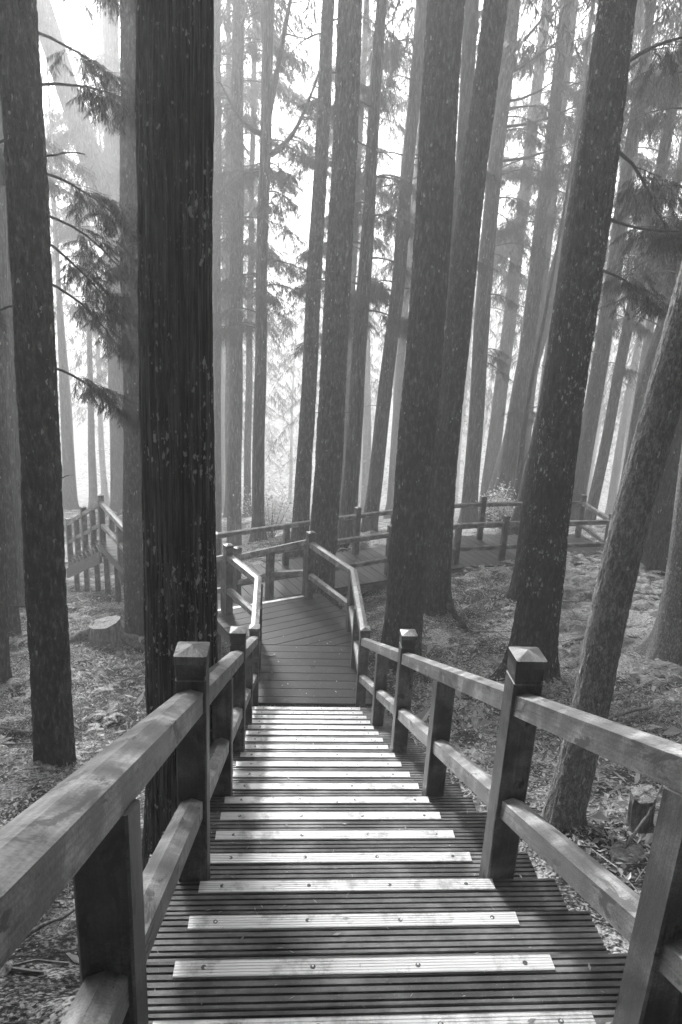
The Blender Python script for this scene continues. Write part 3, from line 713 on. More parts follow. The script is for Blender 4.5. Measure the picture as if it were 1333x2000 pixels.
def branch_geo(p0, p1, sag, r, twigs, spray, sc, dens, bare=.3):
    """limb from p0 to p1 with a sag or lift, side twigs and sprays; local coords"""
    p0, p1 = np.array(p0, float), np.array(p1, float); L = np.linalg.norm(p1-p0)
    t = np.linspace(0, 1, 9); lat = np.cross(p1-p0, [0, 0, 1.]); lat /= np.linalg.norm(lat)+1e-9
    wob = np.cumsum(rng.normal(size=9))*.02*L
    P = p0+(p1-p0)*t[:, None]+np.array([0, 0, 1.])*(sag*4*t*(1-t))[:, None]+lat*(wob*t)[:, None]
    P[:, 2] += np.cumsum(rng.normal(size=9))*.012*L*t
    parts = [tube(P, r*(1-.8*t)+.003)]; SP, AZ, PT = [], [], []
    az0 = math.atan2((p1-p0)[1], (p1-p0)[0])
    for i in range(twigs):
        tt = bare+(1-bare)*(i+rng.random())/twigs; k = min(7, int(tt*8)); q = P[k]+(P[k+1]-P[k])*(tt*8-k)
        side = 1 if i % 2 else -1; az = az0+side*rng.uniform(.3, 1.1); tl = L*rng.uniform(.16, .34)*(1.25-.6*tt)
        dz = rng.uniform(-.5, .12)
        e = q+np.array([math.cos(az), math.sin(az), dz])*tl
        mid = (q+e)/2+np.array([0, 0, .05*tl])
        parts.append(tube([q, mid, e], [r*.28, r*.18, .0015], 3))
        for j in range(dens):
            f = (j+rng.random())/dens; SP.append(q+(e-q)*f); AZ.append(az+rng.normal()*.7); PT.append(-rng.uniform(.1, .9))
    for j in range(dens): SP.append(P[-1-(j % 2)]); AZ.append(az0+rng.normal()*.5); PT.append(-rng.uniform(.1, .7))
    V, Fq = join(parts)
    FV, FF = place_sprays(spray, np.array(SP), np.array(AZ), np.array(PT), sc*rng.uniform(.7, 1.25, len(SP)))
    return (V, Fq), (FV, FF)
def add_branch(tree, base, p0, p1, sag, r, twigs, spray, sc, dens, bare, mat, bare_only=False):
    (V, Fq), (FV, FF) = branch_geo(np.array(p0)-base, np.array(p1)-base, sag, r, twigs, spray, sc, dens, bare)
    o = link('branch', mesh_np('branch', V, Fq, smooth=True), M_BRANCH, tree)
    if not bare_only:
        tag(link('foliage', mesh_np('foliage', FV, FF), mat, o), kind='stuff')
    return o
# name, Y, centre points (X,Z) low to high, radius low, radius at last point, style, label
TREES = [
('main', 3.68, [(-.60,-2.78),(-.57,-.35),(-.56,1.2)], .210, .154, 'strip', 'thick dark cedar trunk with stringy furrowed bark right beside the left stair railing'),
('left', 6.54, [(-2.38,-4.56),(-2.26,-1.6),(-2.25,.18),(-2.21,2.04)], .187, .142, 'rough', 'near black mossy trunk at the left edge with drooping sprays on its right side'),
('third', 11.7, [(-2.66,-5.61),(-2.54,-.35),(-2.41,3.77)], .158, .118, 'rough', 'slim grey trunk between the thick dark cedar and the left mossy trunk, behind the stump'),
('farleft', 13.8, [(-5.57,-6.1),(-5.34,-1.45),(-5.13,2.8)], .157, .112, 'far', 'grey straight trunk near the left edge with its foot on bright leaf litter'),
('farleft2', 15.4, [(-5.98,-6.17),(-5.74,-1.61),(-5.53,3.14)], .127, .087, 'far', 'paler trunk just behind the grey straight one at the left edge'),
('edge1', 9.4, [(-4.01,-5.11),(-3.9,-3.03),(-3.66,1.36)], .081, .060, 'rough', 'narrow dark trunk cut by the left edge of the picture'),
('edge2', 11.5, [(-4.71,-5.76),(-4.64,-3.71),(-4.52,-.45)], .107, .078, 'rough', 'slim trunk standing behind the leftmost dark narrow one'),
('t4', 20.5, [(-1.6,-6.89),(-1.58,-.48),(-1.58,6.79)], .217, .151, 'far', 'straight misty grey trunk just right of the thick dark cedar'),
('t5', 17.3, [(-.75,-5.93),(-.76,.08),(-.72,3.58)], .151, .122, 'far', 'misty trunk that forks into curved limbs high up, centre left'),
('t6', 15.7, [(.32,-5.23),(.41,-.29),(.5,5.32)], .179, .112, 'rough', 'slender grey trunk close behind the centre one, beyond the far railing'),
('t7', 12.0, [(.66,-3.7),(.71,-.2),(.70,4.09)], .227, .164, 'rough', 'centre trunk standing between the landing corner and the lower walkway'),
('t8', 15.9, [(1.43,-4.88),(1.48,-1.33),(1.51,5.46)], .193, .099, 'far', 'grey trunk right of centre behind the far railing newel'),
('t9', 18.7, [(2.32,-5.72),(2.49,-2.19),(2.61,.38),(2.72,6.49)], .199, .140, 'far', 'slim misty trunk leaning right with needle sprays round its upper half'),
('t10', 9.35, [(1.73,-4.66),(1.72,-2.84),(1.7,-.42),(1.65,3.27)], .256, .198, 'rough', 'big dark rough trunk right of the landing, behind the right stair newel'),
('t12', 11.9, [(2.74,-4.88),(2.68,-1.78),(2.72,.69),(2.79,4.21)], .225, .168, 'rough', 'rough mossy trunk with a side root, just right of the big dark one'),
('t11', 17.0, [(3.96,-5.15),(3.65,.97),(3.52,5.98)], .169, .149, 'far', 'grey trunk squeezed between the big dark trunk and the mossy one'),
('t13', 20.5, [(5.54,-5.37),(5.26,1.22),(5.27,7.28)], .233, .180, 'far', 'misty trunk with bare upturned limbs reaching right near the top'),
('t14', 22.0, [(7.01,-5.73),(7.23,-1.61),(7.17,4.02)], .285, .184, 'far', 'smooth pale grey trunk leaning right in the gap left of the spotted trunk'),
('t15', 18.5, [(6.3,-5.54),(6.26,-3.37),(6.34,-1.87)], .085, .055, 'thin', 'thin crooked young tree behind the kinked railing'),
('t16', 8.5, [(3.39,-4.2),(3.36,-2.53),(3.32,.56),(3.32,3.1)], .263, .177, 'spot', 'large leaning dark trunk covered in white lichen spots, behind the right newel cap'),
('t17a', 16.8, [(5.81,-5.71),(5.95,-4.35),(6.19,-1.2)], .157, .122, 'rough', 'dark trunk foot flaring beside the kinked walkway railing'),
('t17b', 12.1, [(4.4,-5.03),(4.41,-3.61),(4.46,-.86),(4.49,2.82)], .145, .104, 'rough', 'narrow dark trunk hugging the left side of the lichen-spotted trunk'),
('t18', 21.5, [(9.29,-5.69),(9.38,-1.31),(9.34,1.76)], .281, .194, 'far', 'grey trunk just right of the lichen-spotted trunk, behind the railing'),
('t19', 22.5, [(10.35,-6.29),(10.57,.08),(10.66,2.33)], .174, .156, 'far', 'thin leaning grey trunk with bark strips behind the right end newel'),
('t20', 20.5, [(10.38,-5.37),(10.44,-2.07),(10.73,.12)], .214, .205, 'far', 'dark grey trunk leaning right beyond the right end of the walkway'),
('t21', 3.86, [(1.91,-3.36),(1.97,-2.4),(1.98,-1.97),(2.03,-1.13),(2.1,-.53),(2.15,-.02)], .110, .098, 'flaky', 'near pale flaky trunk leaning right behind the right stair railing'),
('t22', 13.3, [(7.68,-4.77),(7.44,-2.83),(7.27,-.37)], .307, .212, 'rough', 'broad dark trunk half hidden behind the pale leaning trunk'),
('t23', 8.8, [(5.51,-4.23),(5.48,-3.53),(5.34,-1.86)], .225, .185, 'flaky', 'pale flared trunk foot with spreading roots at the right edge'),
('diag', 27, [(-6.14,1.41),(-7.27,4.74),(-8.22,7.94)], .413, .362, 'far', 'broad faint trunk leaning left across the bright upper left gap'),
('v215', 30, [(-7.12,-.94),(-6.85,9.61)], .328, .274, 'far', 'faint wide upright trunk in the bright upper left, behind the slim grey one'),
('f424', 21, [(-2.17,-4.96),(-2.15,6.92)], .131, .097, 'far', 'thin pale trunk touching the right edge of the thick dark cedar'),
('f446', 27, [(-2.35,-7.39),(-2.37,-.65)], .120, .102, 'far', 'faint narrow trunk left of the straight misty one, in the mist'),
('f484', 28, [(-1.67,-8.29),(-1.64,-.63)], .147, .116, 'far', 'faint trunk in the gap between the straight misty trunk and the forked one'),
('f705', 24, [(1.87,-3.73),(1.86,6.91)], .131, .091, 'far', 'faint thin trunk right of the centre trunk near the top'),
('f985', 29, [(8.61,-7.11),(8.65,-1.14),(8.66,1.78)], .307, .241, 'far', 'very pale broad trunk in the mist left of the smooth grey one'),
('f1240', 27, [(10.5,6.8),(11.18,9.45)], .230, .206, 'far', 'faint leaning trunk at the upper right beyond the needle sprays'),
('f1110', 27, [(8.96,8.55),(8.93,9.73)], .207, .187, 'far', 'faint trunk top between the bare limbs and the lichen-spotted trunk'),
('d1', 30, [(-9.37,-8.66),(-9.34,-6.21)], .264, .215, 'far', 'pale trunk in the mist left of the side-on steps newel'),
('d2', 34, [(-9.52,-10.3),(-9.38,-5.77)], .201, .145, 'far', 'very faint trunk directly above the side-on steps'),
('d3', 32, [(-7.93,-8.93),(-7.9,-6.55)], .164, .138, 'far', 'very faint thin trunk beside the slim grey trunk on its left'),
('d4', 26, [(-9.6,-7.95),(-9.55,-5.44)], .153, .130, 'far', 'pale thin trunk between the two leftmost groups of trunks'),
]
TREE = {}
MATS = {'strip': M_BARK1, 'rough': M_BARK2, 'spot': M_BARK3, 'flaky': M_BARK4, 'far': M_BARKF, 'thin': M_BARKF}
for ti, (nm, Y, pts, rl, rh, style, label) in enumerate(TREES):
    X0 = pts[0][0]
    gz = float(ground(X0, Y))-.12
    sl0 = (pts[1][0]-pts[0][0])/(pts[1][1]-pts[0][1])
    if pts[0][1]-gz < 3: X0 = pts[0][0]-sl0*(pts[0][1]-gz)
    else: sl0 = (pts[0][0]-(pts[0][0]-sl0*.6*(pts[0][1]-gz)))/(pts[0][1]-gz); X0 = pts[0][0]-sl0*(pts[0][1]-gz)
    gz = float(ground(X0, Y))-.12
    k = max((rl-rh)/(pts[-1][1]-pts[0][1]), .004)
    rb = min(rl+k*(pts[0][1]-gz), rl*1.5)
    hz_ = [0]+[p[1]-gz for p in pts]; hx = [0]+[p[0]-X0 for p in pts]
    vis = max(pts[-1][1]-gz, 1)
    top_sl = (hx[-1]-hx[-2])/(hz_[-1]-hz_[-2])
    H = 22 if Y > 5 else 19
    k = min(k, (rb-.05)/H*1.6)
    kk = (rb-rh)/max(vis, 1)
    def axis(h, hz_=hz_, hx=hx, top_sl=top_sl, ti=ti):
        x = np.interp(h, hz_, hx) if h <= hz_[-1] else hx[-1]+top_sl*(h-hz_[-1])
        return (x+.012*math.sin(h*1.3+ti), .03*math.sin(h*.8+ti*2))
    near = style in ('strip', 'spot') or nm in ('left', 't10', 't12', 't21', 't7')
    if style == 'strip': nA, dh = 440, .034
    elif near: nA, dh = 190, .034
    elif Y < 16: nA, dh = 80, .06
    else: nA, dh = 36, .2
    vt = max(vis+.4, 2)
    rows = np.concatenate([np.arange(0, vt, dh), np.linspace(vt, max(H, vt+3), 10)])
    # radius: linear through the measured values, then slow taper
    fl_ = {'t12': .75, 't23': 1.0, 't17a': 1.1, 't7': .45, 't10': .35, 'third': .12, 'main': .25, 't21': .25, 'left': .12}.get(nm, .65)
    t = thing('cedar_tree' if nm != 't15' else 'young_tree', label, 'tree', (X0, Y, gz))
    st_ = {'spot': 'rough', 'thin': 'rough'}.get(style, style)
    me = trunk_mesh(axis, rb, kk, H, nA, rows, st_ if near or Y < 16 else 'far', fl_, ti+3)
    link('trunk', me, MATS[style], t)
    TREE[nm] = (t, np.array([X0, Y, gz]), axis, rb, kk, H)
def on_trunk(nm, z):
    t, b, ax, rb, kk, H = TREE[nm]; a = ax(z-b[2]); return np.array([b[0]+a[0], b[1]+a[1], z])
def limb(nm, z0_, tip, sag=.05, r=.02, twigs=10, spray=None, sc=.35, dens=3, bare=.3, mat=None, bare_only=False):
    t, b, *_ = TREE[nm]
    add_branch(t, b, on_trunk(nm, z0_), tip, sag, r, twigs, spray or SPM, sc, dens, bare, mat or M_CEDAR, bare_only)
# drooping limbs of the near left trunk
for z0_, tip in ((2.25, (-1.30, 7.6, 2.55)), (1.86, (-1.62, 7.9, 1.80)), (1.45, (-1.45, 7.4, 1.5)), (.85, (-1.58, 7.4, .50)), (.55, (-1.66, 7.7, .05)), (.36, (-1.66, 7.3, -.28)), (.02, (-1.70, 7.5, -.66)), (-.72, (-1.66, 7.4, -1.28)),
                (2.7, (-1.4, 8.0, 3.0)), (1.1, (-3.2, 7.5, .8)), (-.2, (-3.4, 7.4, -.7))):
    limb('left', z0_, tip, .10, .012, 17, SPN, .22, 5, .36)
# forked limbs of the misty centre-left tree
for z0_, tip, sg, r_ in ((3.25, (-1.7, 17.2, 4.2), -.25, .07), (2.85, (.45, 17.2, 4.6), -.45, .08), (3.4, (.05, 17.5, 7.6), -.2, .075), (3.5, (-.75, 17.5, 7.5), .1, .05)):
    limb('t5', z0_, tip, sg, r_, 9, SPM, .5, 3, .4)
def random_limbs(nm, zlo, zhi, n, Lr, spray, sc, dens, mat, twigs=7, azr=(0, 6.283), r=.02, bare=.35):
    for i in range(n):
        z = rng.uniform(zlo, zhi); az = rng.uniform(*azr); L = rng.uniform(*Lr); p = on_trunk(nm, z)
        limb(nm, z, p+np.array([math.cos(az)*L, math.sin(az)*L, rng.uniform(-.35, .1)*L]), .12*L, r, twigs, spray, sc, dens, bare, mat)
random_limbs('f446', 1.0, 8.0, 14, (.9, 1.8), SPF, .6, 4, M_CEDARF)
random_limbs('d1', -2.0, 7.0, 14, (1.0, 2.2), SPF, .7, 4, M_CEDARF)
random_limbs('d3', -2.0, 8.0, 12, (1.0, 2.2), SPF, .7, 4, M_CEDARF)
random_limbs('t5', -1.0, 3.6, 22, (.8, 1.7), SPM, .45, 4, M_CEDAR)
random_limbs('t4', .0, 6.8, 24, (.9, 2.0), SPM, .5, 4, M_CEDAR)
random_limbs('t6', 3.0, 6.5, 5, (.6, 1.2), SPM, .4, 3, M_CEDAR)
random_limbs('t8', -1.2, 5.8, 22, (.6, 1.5), SPM, .45, 4, M_CEDAR)
random_limbs('t9', -.9, 6.5, 22, (.7, 1.6), SPM, .5, 4, M_CEDAR)
for z0_, tip in ((6.0, (7.0, 20.6, 8.2)), (5.6, (7.1, 20.4, 7.0)), (5.0, (6.6, 20.3, 5.6)), (4.4, (7.6, 20.5, 5.2)), (3.6, (7.4, 20.3, 4.2))):
    limb('t13', z0_, tip, -.12, .045, 8, SPM, .45, 2, .62)
random_limbs('t13', 1.2, 5.5, 9, (1.0, 2.0), SPM, .5, 4, M_CEDAR, azr=(-1.0, .8))
random_limbs('t11', .0, 2.5, 4, (.5, 1.0), SPM, .4, 3, M_CEDAR)
random_limbs('t6', .0, 3.0, 5, (.5, 1.0), SPM, .4, 3, M_CEDAR)
random_limbs('t13', -1.8, 3.4, 8, (.6, 1.0), SPM, .36, 3, M_CEDAR, azr=(-1.0, 1.0))
random_limbs('t14', 2.0, 6.8, 22, (.8, 1.9), SPM, .55, 4, M_CEDAR)
random_limbs('t18', -2.0, 6.5, 20, (.9, 2.0), SPM, .55, 4, M_CEDAR)
random_limbs('t19', .2, 6.5, 24, (.8, 2.2), SPM, .55, 5, M_CEDAR)
random_limbs('t20', -.8, 6.5, 24, (.8, 2.4), SPM, .55, 5, M_CEDAR)
random_limbs('t22', .5, 4.4, 20, (.9, 2.1), SPM, .42, 5, M_CEDAR)
random_limbs('t15', -3.4, -2.6, 4, (.3, .6), SPM, .3, 3, M_CEDAR)
random_limbs('t11', 2.5, 6.5, 4, (.6, 1.2), SPM, .4, 3, M_CEDAR)
random_limbs('farleft', -.6, 3, 5, (.5, 1.1), SPM, .4, 3, M_CEDAR)
random_limbs('f424', .5, 7.5, 16, (.7, 1.5), SPF, .5, 3, M_CEDAR)
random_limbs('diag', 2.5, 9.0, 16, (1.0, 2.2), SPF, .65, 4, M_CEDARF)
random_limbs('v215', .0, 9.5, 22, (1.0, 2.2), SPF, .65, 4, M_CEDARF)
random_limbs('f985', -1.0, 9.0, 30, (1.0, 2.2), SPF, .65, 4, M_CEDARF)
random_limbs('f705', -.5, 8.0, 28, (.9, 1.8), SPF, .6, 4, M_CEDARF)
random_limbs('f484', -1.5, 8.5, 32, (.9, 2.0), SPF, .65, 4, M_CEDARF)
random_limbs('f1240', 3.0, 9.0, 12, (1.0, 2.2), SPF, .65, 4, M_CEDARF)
random_limbs('farleft2', -1.0, 3.4, 6, (.6, 1.3), SPM, .42, 3, M_CEDAR)
random_limbs('third', 3.4, 4.6, 3, (.6, 1.0), SPM, .35, 3, M_CEDAR)
limb('t7', 2.30, (1.13, 11.8, 2.10), .02, .02, 1, SPM, .2, 1, .8, None, True)
limb('t16', 2.4, (4.9, 9.4, 3.0), .2, .025, 14, SPN, .3, 5, .3)
limb('t16', 1.75, (4.7, 9.6, .9), .2, .025, 14, SPN, .3, 5, .35)
limb('t16', 1.05, (4.8, 9.2, 1.0), -.1, .022, 14, SPN, .3, 5, .4)
limb('t16', .45, (4.6, 9.3, .1), .1, .02, 13, SPN, .28, 5, .4)
for nm_, zs in (('left', (-3.1, -1.9, .9)), ('t10', (-2.9, -1.2, .6, 1.9)), ('t12', (-2.4, -.4, 1.6)), ('t7', (-2.0, .3, 3.1)), ('t16', (-2.6, -.9)), ('third', (-2.2, .8)), ('t6', (-2.6, 1.2)), ('t9', (-2.8, -1.6)), ('t14', (-2.4, -1.0)), ('t18', (-3.0,)), ('t4', (-1.8, .1))):
    for z_ in zs:
        a_ = rng.choice([0.1, 3.0])+rng.normal()*.4; L_ = rng.uniform(.25, .6); p_ = on_trunk(nm_, z_)
        limb(nm_, z_, p_+np.array([math.cos(a_)*L_, math.sin(a_)*L_, rng.uniform(-.1, .2)]), .03, .009, 1, SPM, .2, 1, .8, None, True)
limb('t15', -4.4, (6.75, 18.5, -3.0), .05, .03, 3, SPM, .3, 1, .7, None, True)
# crowns: upper foliage of every tree, one mesh per tree
def crown(tree, base, axis, z0c, z1c, rad, n, spray, sc, mat):
    z = rng.uniform(z0c, z1c, n); f = (z-z0c)/(z1c-z0c); az = rng.uniform(0, 2*np.pi, n); layer = np.round(z/1.1)*1.1
    z = layer+rng.normal(size=n)*.18
    rr = rad*(1.05-.8*f)*np.sqrt(rng.random(n))*(.7+.5*np.sin(az*3+layer*2.1)*.6)
    ax = np.array([axis(h) for h in z])
    P = np.stack([ax[:, 0]+np.cos(az)*rr, ax[:, 1]+np.sin(az)*rr, z-.18*rr], -1)
    V, Fq = place_sprays(spray, P, az+rng.normal(size=n)*.6, -rng.uniform(.1, .7, n), sc*rng.uniform(.7, 1.3, n))
    return tag(link('crown', mesh_np('crown', V, Fq), mat, tree), kind='stuff')
for nm, (t, b, ax, rb, kk, H) in TREE.items():
    if nm == 't15': continue
    Y = b[1]
    lo = {True: 8.5-b[2]+rng.uniform(0, 2), False: 5.0-b[2]}[Y < 13]
    if Y < 13: lo = max(lo, .34*Y+5.0-b[2]); n=160
    elif Y < 23: lo = .30*Y+1.2-b[2]+rng.uniform(-1.2, 1.5); n = 230
    else: lo = 3.5-b[2]+rng.uniform(-3, 2.5); n = 30
    if nm in ('t15',): continue
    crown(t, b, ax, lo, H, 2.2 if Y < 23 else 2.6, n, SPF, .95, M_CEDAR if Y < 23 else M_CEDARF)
# ------------------------------------------------------------------ distant trees in the mist
spots = []
tries = 0
while len(spots) < 58 and tries < 4000:
    tries += 1
    Y = rng.uniform(29, 78); X = rng.uniform(-.40, .66)*Y
    if all((X-a)**2+(Y-b)**2 > 6 for a, b in spots): spots.append((X, Y))
protoF = []
for v in range(5):
    H = rng.uniform(20, 27); lean = rng.uniform(-.02, .05)
    axf = lambda h, lean=lean, v=v: (lean*h+.05*math.sin(h*.5+v), .05*math.sin(h*.4+v*2))
    rows = np.linspace(0, H, 22); me = trunk_mesh(axf, rng.uniform(.2, .34), .009, H, 14, rows, 'far', .4, 50+v)
    n = 120; z0c, z1c = 5.0+v*1.2, H
    z = rng.uniform(z0c, z1c, n); az = rng.uniform(0, 2*np.pi, n); layer = np.round(z/1.2)*1.2; f = (z-z0c)/(z1c-z0c)
    z = layer+rng.normal(size=n)*.2; rr = 2.8*(1.1-.85*f)*np.sqrt(rng.random(n))*(.75+.4*np.sin(az*3+layer*2))
    a = np.array([axf(h) for h in z])
    P = np.stack([a[:, 0]+np.cos(az)*rr, a[:, 1]+np.sin(az)*rr, z-.2*rr], -1)
    V, Fq = place_sprays(SPF, P, az+rng.normal(size=n)*.6, -rng.uniform(.1, .7, n), 1.15*rng.uniform(.7, 1.3, n))
    t = thing('distant_cedar', 'faint grey trunk among many dissolving in the far mist', 'tree', (0, 0, 0), 'distant cedars in the mist')
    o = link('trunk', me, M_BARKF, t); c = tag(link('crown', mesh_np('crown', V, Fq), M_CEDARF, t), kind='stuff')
    protoF.append((t, [o, c]))
for i, (X, Y) in enumerate(spots):
    t, ch = protoF[i % 5]
    if i >= 5:
        t2 = t.copy(); COL.objects.link(t2)
        for c in ch: d = c.copy(); COL.objects.link(d); d.parent = t2
        t = t2
    t.location = (X, Y, float(ground(X, Y))-.2); t.rotation_euler = (0, 0, rng.uniform(0, 6.28)); s = rng.uniform(.85, 1.15); t.scale = (s, s, s)
# unseen trees behind and beside the camera, added with dense crowns to block sky fill
P_ = []
for v in range(2):
    n = 620; z = rng.uniform(3.2, 15, n); az = rng.uniform(0, 2*np.pi, n); layer = np.round(z/1.0)*1.0; f = (z-3.2)/11.8
    z = layer+rng.normal(size=n)*.2; rr = 2.6*(1.15-.85*f)*np.sqrt(rng.random(n))
    V, Fq = place_sprays(SPF, np.stack([np.cos(az)*rr, np.sin(az)*rr, z-.2*rr], -1), az+rng.normal(size=n)*.6, -rng.uniform(.1, .7, n), 1.5*rng.uniform(.7, 1.3, n))
    P_.append((trunk_mesh(lambda h: (0, 0), .28, .016, 15, 14, np.linspace(0, 15, 14), 'far', .4, 70+v), mesh_np('crown', V, Fq)))
near_spots = [(-3.6, -2.8), (4.2, -3.0), (-6.0, 1.5), (7.6, 1.8), (-7.5, 6.5), (9.8, 5.0), (0.2, -8), (-4.0, -7), (5.0, -7.5), (10, -1), (-9.5, -2), (2.5, -12), (-2.5, -12), (-11, 9), (13, 9), (14.5, 14), (-12.5, 14), (-8, -8), (9, -8), (-14, 3), (15, 3), (-6.5, -13), (7, -13), (0, -16), (13, -5), (-13, -6)]
for i, (X, Y) in enumerate(near_spots):
    t2 = thing('sky_block_cedar', 'dense unseen cedar added on the slope to block low sky', 'tree', (X, Y, float(ground(X, Y))-.2), 'added sky-blocking cedars around the viewpoint')
    a_, b_ = P_[i % 2]
    link('trunk', a_, M_BARK2, t2); tag(link('crown', b_, M_CEDAR, t2), kind='stuff')
    t2.rotation_euler = (0, 0, rng.uniform(0, 6.28)); s = rng.uniform(.8, 1.0); t2.scale = (s, s, s)
# leafy understory in the mist: loose broadleaf foliage nobody could count
def leaf_cloud(n, size, centres, spread, mat, name, label=None):
    c = np.array(centres)[rng.integers(0, len(centres), n)]
    P = c+rng.normal(size=(n, 3))*np.array(spread)
    P[:, 2] = np.round(P[:, 2]/.35)*.35+rng.normal(size=n)*.06
    a = rng.uniform(0, 2*np.pi, n); ti_ = rng.normal(size=n)*.35; tj = rng.normal(size=n)*.35; s = size*rng.uniform(.6, 1.4, n)
    u = np.stack([np.cos(a), np.sin(a), ti_], -1)*s[:, None]; v = np.stack([-np.sin(a), np.cos(a), tj], -1)*s[:, None]*.5
    V = np.stack([P-u, P-v, P+u, P+v], 1).reshape(-1, 3)
    return tag(link(name, mesh_np(name, V, np.arange(4*n).reshape(-1, 4)), mat), label, None, 'stuff')
cs = []
for i in range(70):
    Y = rng.uniform(33, 56); X = rng.uniform(-.36, .62)*Y; cs.append((X, Y, float(ground(X, Y))+rng.uniform(.6, 4.5)))
leaf_cloud(22000, .055, cs, (1.1, 1.1, .9), M_UNDER, 'misty_undergrowth', 'pale leafy undergrowth of saplings and shrubs fading in the mist behind the walkway')
cs = []
for i in range(120):
    Y = rng.uniform(36, 60); X = rng.uniform(-.38, .62)*Y; cs.append((X, Y, rng.uniform(-.16, .26)*Y))
cs = np.array(cs)[rng.integers(0, 120, 2600)]+rng.normal(size=(2600, 3))*np.array([1.6, 1.6, 1.3])
V, Fq = place_sprays(SPF, cs, rng.uniform(0, 6.28, 2600), -rng.uniform(.2, .9, 2600), 1.2*rng.uniform(.7, 1.3, 2600))
tag(link('hanging_needles', mesh_np('hanging_needles', V, Fq), M_CEDARF), 'faint drooping needle sprays hanging in the far mist', None, 'stuff')
# ------------------------------------------------------------------ ground clutter
def under_deck(x, y):
    s = (x > XL-.02) & (x < XR+.02) & (y < 9.4)
    n_ = -.415*x+.91*y; t_ = .91*x+.415*y
    s |= (n_ > 11.0) & (n_ < 12.8) & (t_ > 4.1) & (t_ < 9.3)
    s |= (x > 3.5) & (x < 7.4) & (y > 14.0+.15*(x-4)) & (y < 15.5+.15*(x-4))
    return s
def scatter(n, xr, yr, power=1.0):
    x = rng.uniform(*xr, n*2); y = yr[0]+(yr[1]-yr[0])*rng.random(n*2)**power
    ok = ~under_deck(x, y); return x[ok][:n], y[ok][:n]
def litter(n, size, xr, yr, power, mat, name, lift=.012, clump=None):
    x, y = scatter(n, xr, yr, power)
    if clump is not None:
        keep = (n2(x, y, clump, 21)+.6*n2(x, y, clump*2.7, 22)) > rng.uniform(-.35, .75, len(x)); x, y = x[keep], y[keep]
    n = len(x); z = ground(x, y)+lift*rng.random(n)+.004
    a = rng.uniform(0, 2*np.pi, n); s = size*np.exp(rng.normal(size=n)*.35); tx, ty = rng.normal(size=n)*.45, rng.normal(size=n)*.45
    u = np.stack([np.cos(a), np.sin(a), tx], -1)*s[:, None]; v = np.stack([-np.sin(a), np.cos(a), ty], -1)*(s*rng.uniform(.25, .6, n))[:, None]
    P = np.stack([x, y, z+s*.25], -1); up = np.array([0, 0, 1.])*(s*.25)[:, None]
    V = np.stack([P-u, P-v*.9-u*.2+up, P+u, P+v*.9-u*.2+up*.6, P-u*.1-up*.3], 1).reshape(-1, 3)
    b = np.arange(n)[:, None]*5
    Ft = np.concatenate([b+np.array([0, 1, 4]), b+np.array([1, 2, 4]), b+np.array([2, 3, 4]), b+np.array([3, 0, 4])])
    return tag(link(name, mesh_np(name, V, None, Ft), mat), kind='stuff')
o = litter(130000, .022, (-8, 9.5), (.5, 18), 1.0, M_LITTER, 'leaf_litter', .02, .8); o['label'] = 'small dry leaves and flakes scattered over the dark forest floor'
o = litter(40000, .014, (-4, 5), (1, 8), 1.0, M_LITTER, 'fine_litter', .015, 1.6); o['label'] = 'fine crumbs of bark and leaf on the slope beside the stairs'
o = litter(3800, .055, (-3.5, 8.5), (2, 14), 1.0, M_PLANT, 'large_pale_leaves', .04, .5); o['label'] = 'larger pale fallen leaves lying singly on the slopes both sides of the stairs'
o = litter(9000, .034, (1.5, 8.5), (2.5, 13), 1.0, M_PLANT, 'broad_ground_leaves', .07, .7); o['label'] = 'broad pale leaves of low seedlings on the right-hand slope'
o = litter(3800, .036, (-7, -1.2), (3, 12), 1.0, M_PLANT, 'low_seedlings', .06, .8); o['label'] = 'pale little seedlings on the left-hand slope'
# needles and crumbs caught on the treads and the landing
n_ = 900; x = rng.uniform(XL, XR-.05, n_); y = rng.uniform(.2, 9.2, n_)
z = np.array([tread_z(v) for v in y])+.0062; a = rng.uniform(0, 6.28, n_); L = rng.uniform(.004, .022, n_); L = L*.8; w_ = np.where(rng.random(n_) < .2, L*.35, .0010)
u = np.stack([np.cos(a), np.sin(a), rng.normal(size=n_)*.1], -1)*L[:, None]; v = np.stack([-np.sin(a), np.cos(a), 0*a], -1)*w_[:, None]
P = np.stack([x, y, z], -1)
o = tag(link('needle_debris', mesh_np('needle_debris', np.stack([P-u, P-v, P+u, P+v], 1).reshape(-1, 3), np.arange(4*n_).reshape(-1, 4)), M_LITTER), 'needles and crumbs of bark scattered on the stair treads and landing', None, 'stuff')
# twigs
parts = []
x, y = scatter(2600, (-7, 8.5), (1, 16))
for i in range(len(x)):
    L = rng.uniform(.12, .6)*(1 if rng.random() < .85 else 2.2); a = rng.uniform(0, 6.28); n_ = 5
    tt = np.linspace(-.5, .5, n_)*L; px = x[i]+np.cos(a)*tt+np.cumsum(rng.normal(size=n_))*.03*L*2; py = y[i]+np.sin(a)*tt+np.cumsum(rng.normal(size=n_))*.03*L*2
    pz = ground(px, py)+.012+np.abs(rng.normal(size=n_))*.02
    parts.append(tube(np.stack([px, py, pz], -1), np.linspace(1, .35, n_)*rng.uniform(.003, .012), 3))
V, Fq = join(parts); o = tag(link('fallen_twigs', mesh_np('fallen_twigs', V, Fq), M_TWIG), 'thin fallen twigs strewn over the forest floor', None, 'stuff')
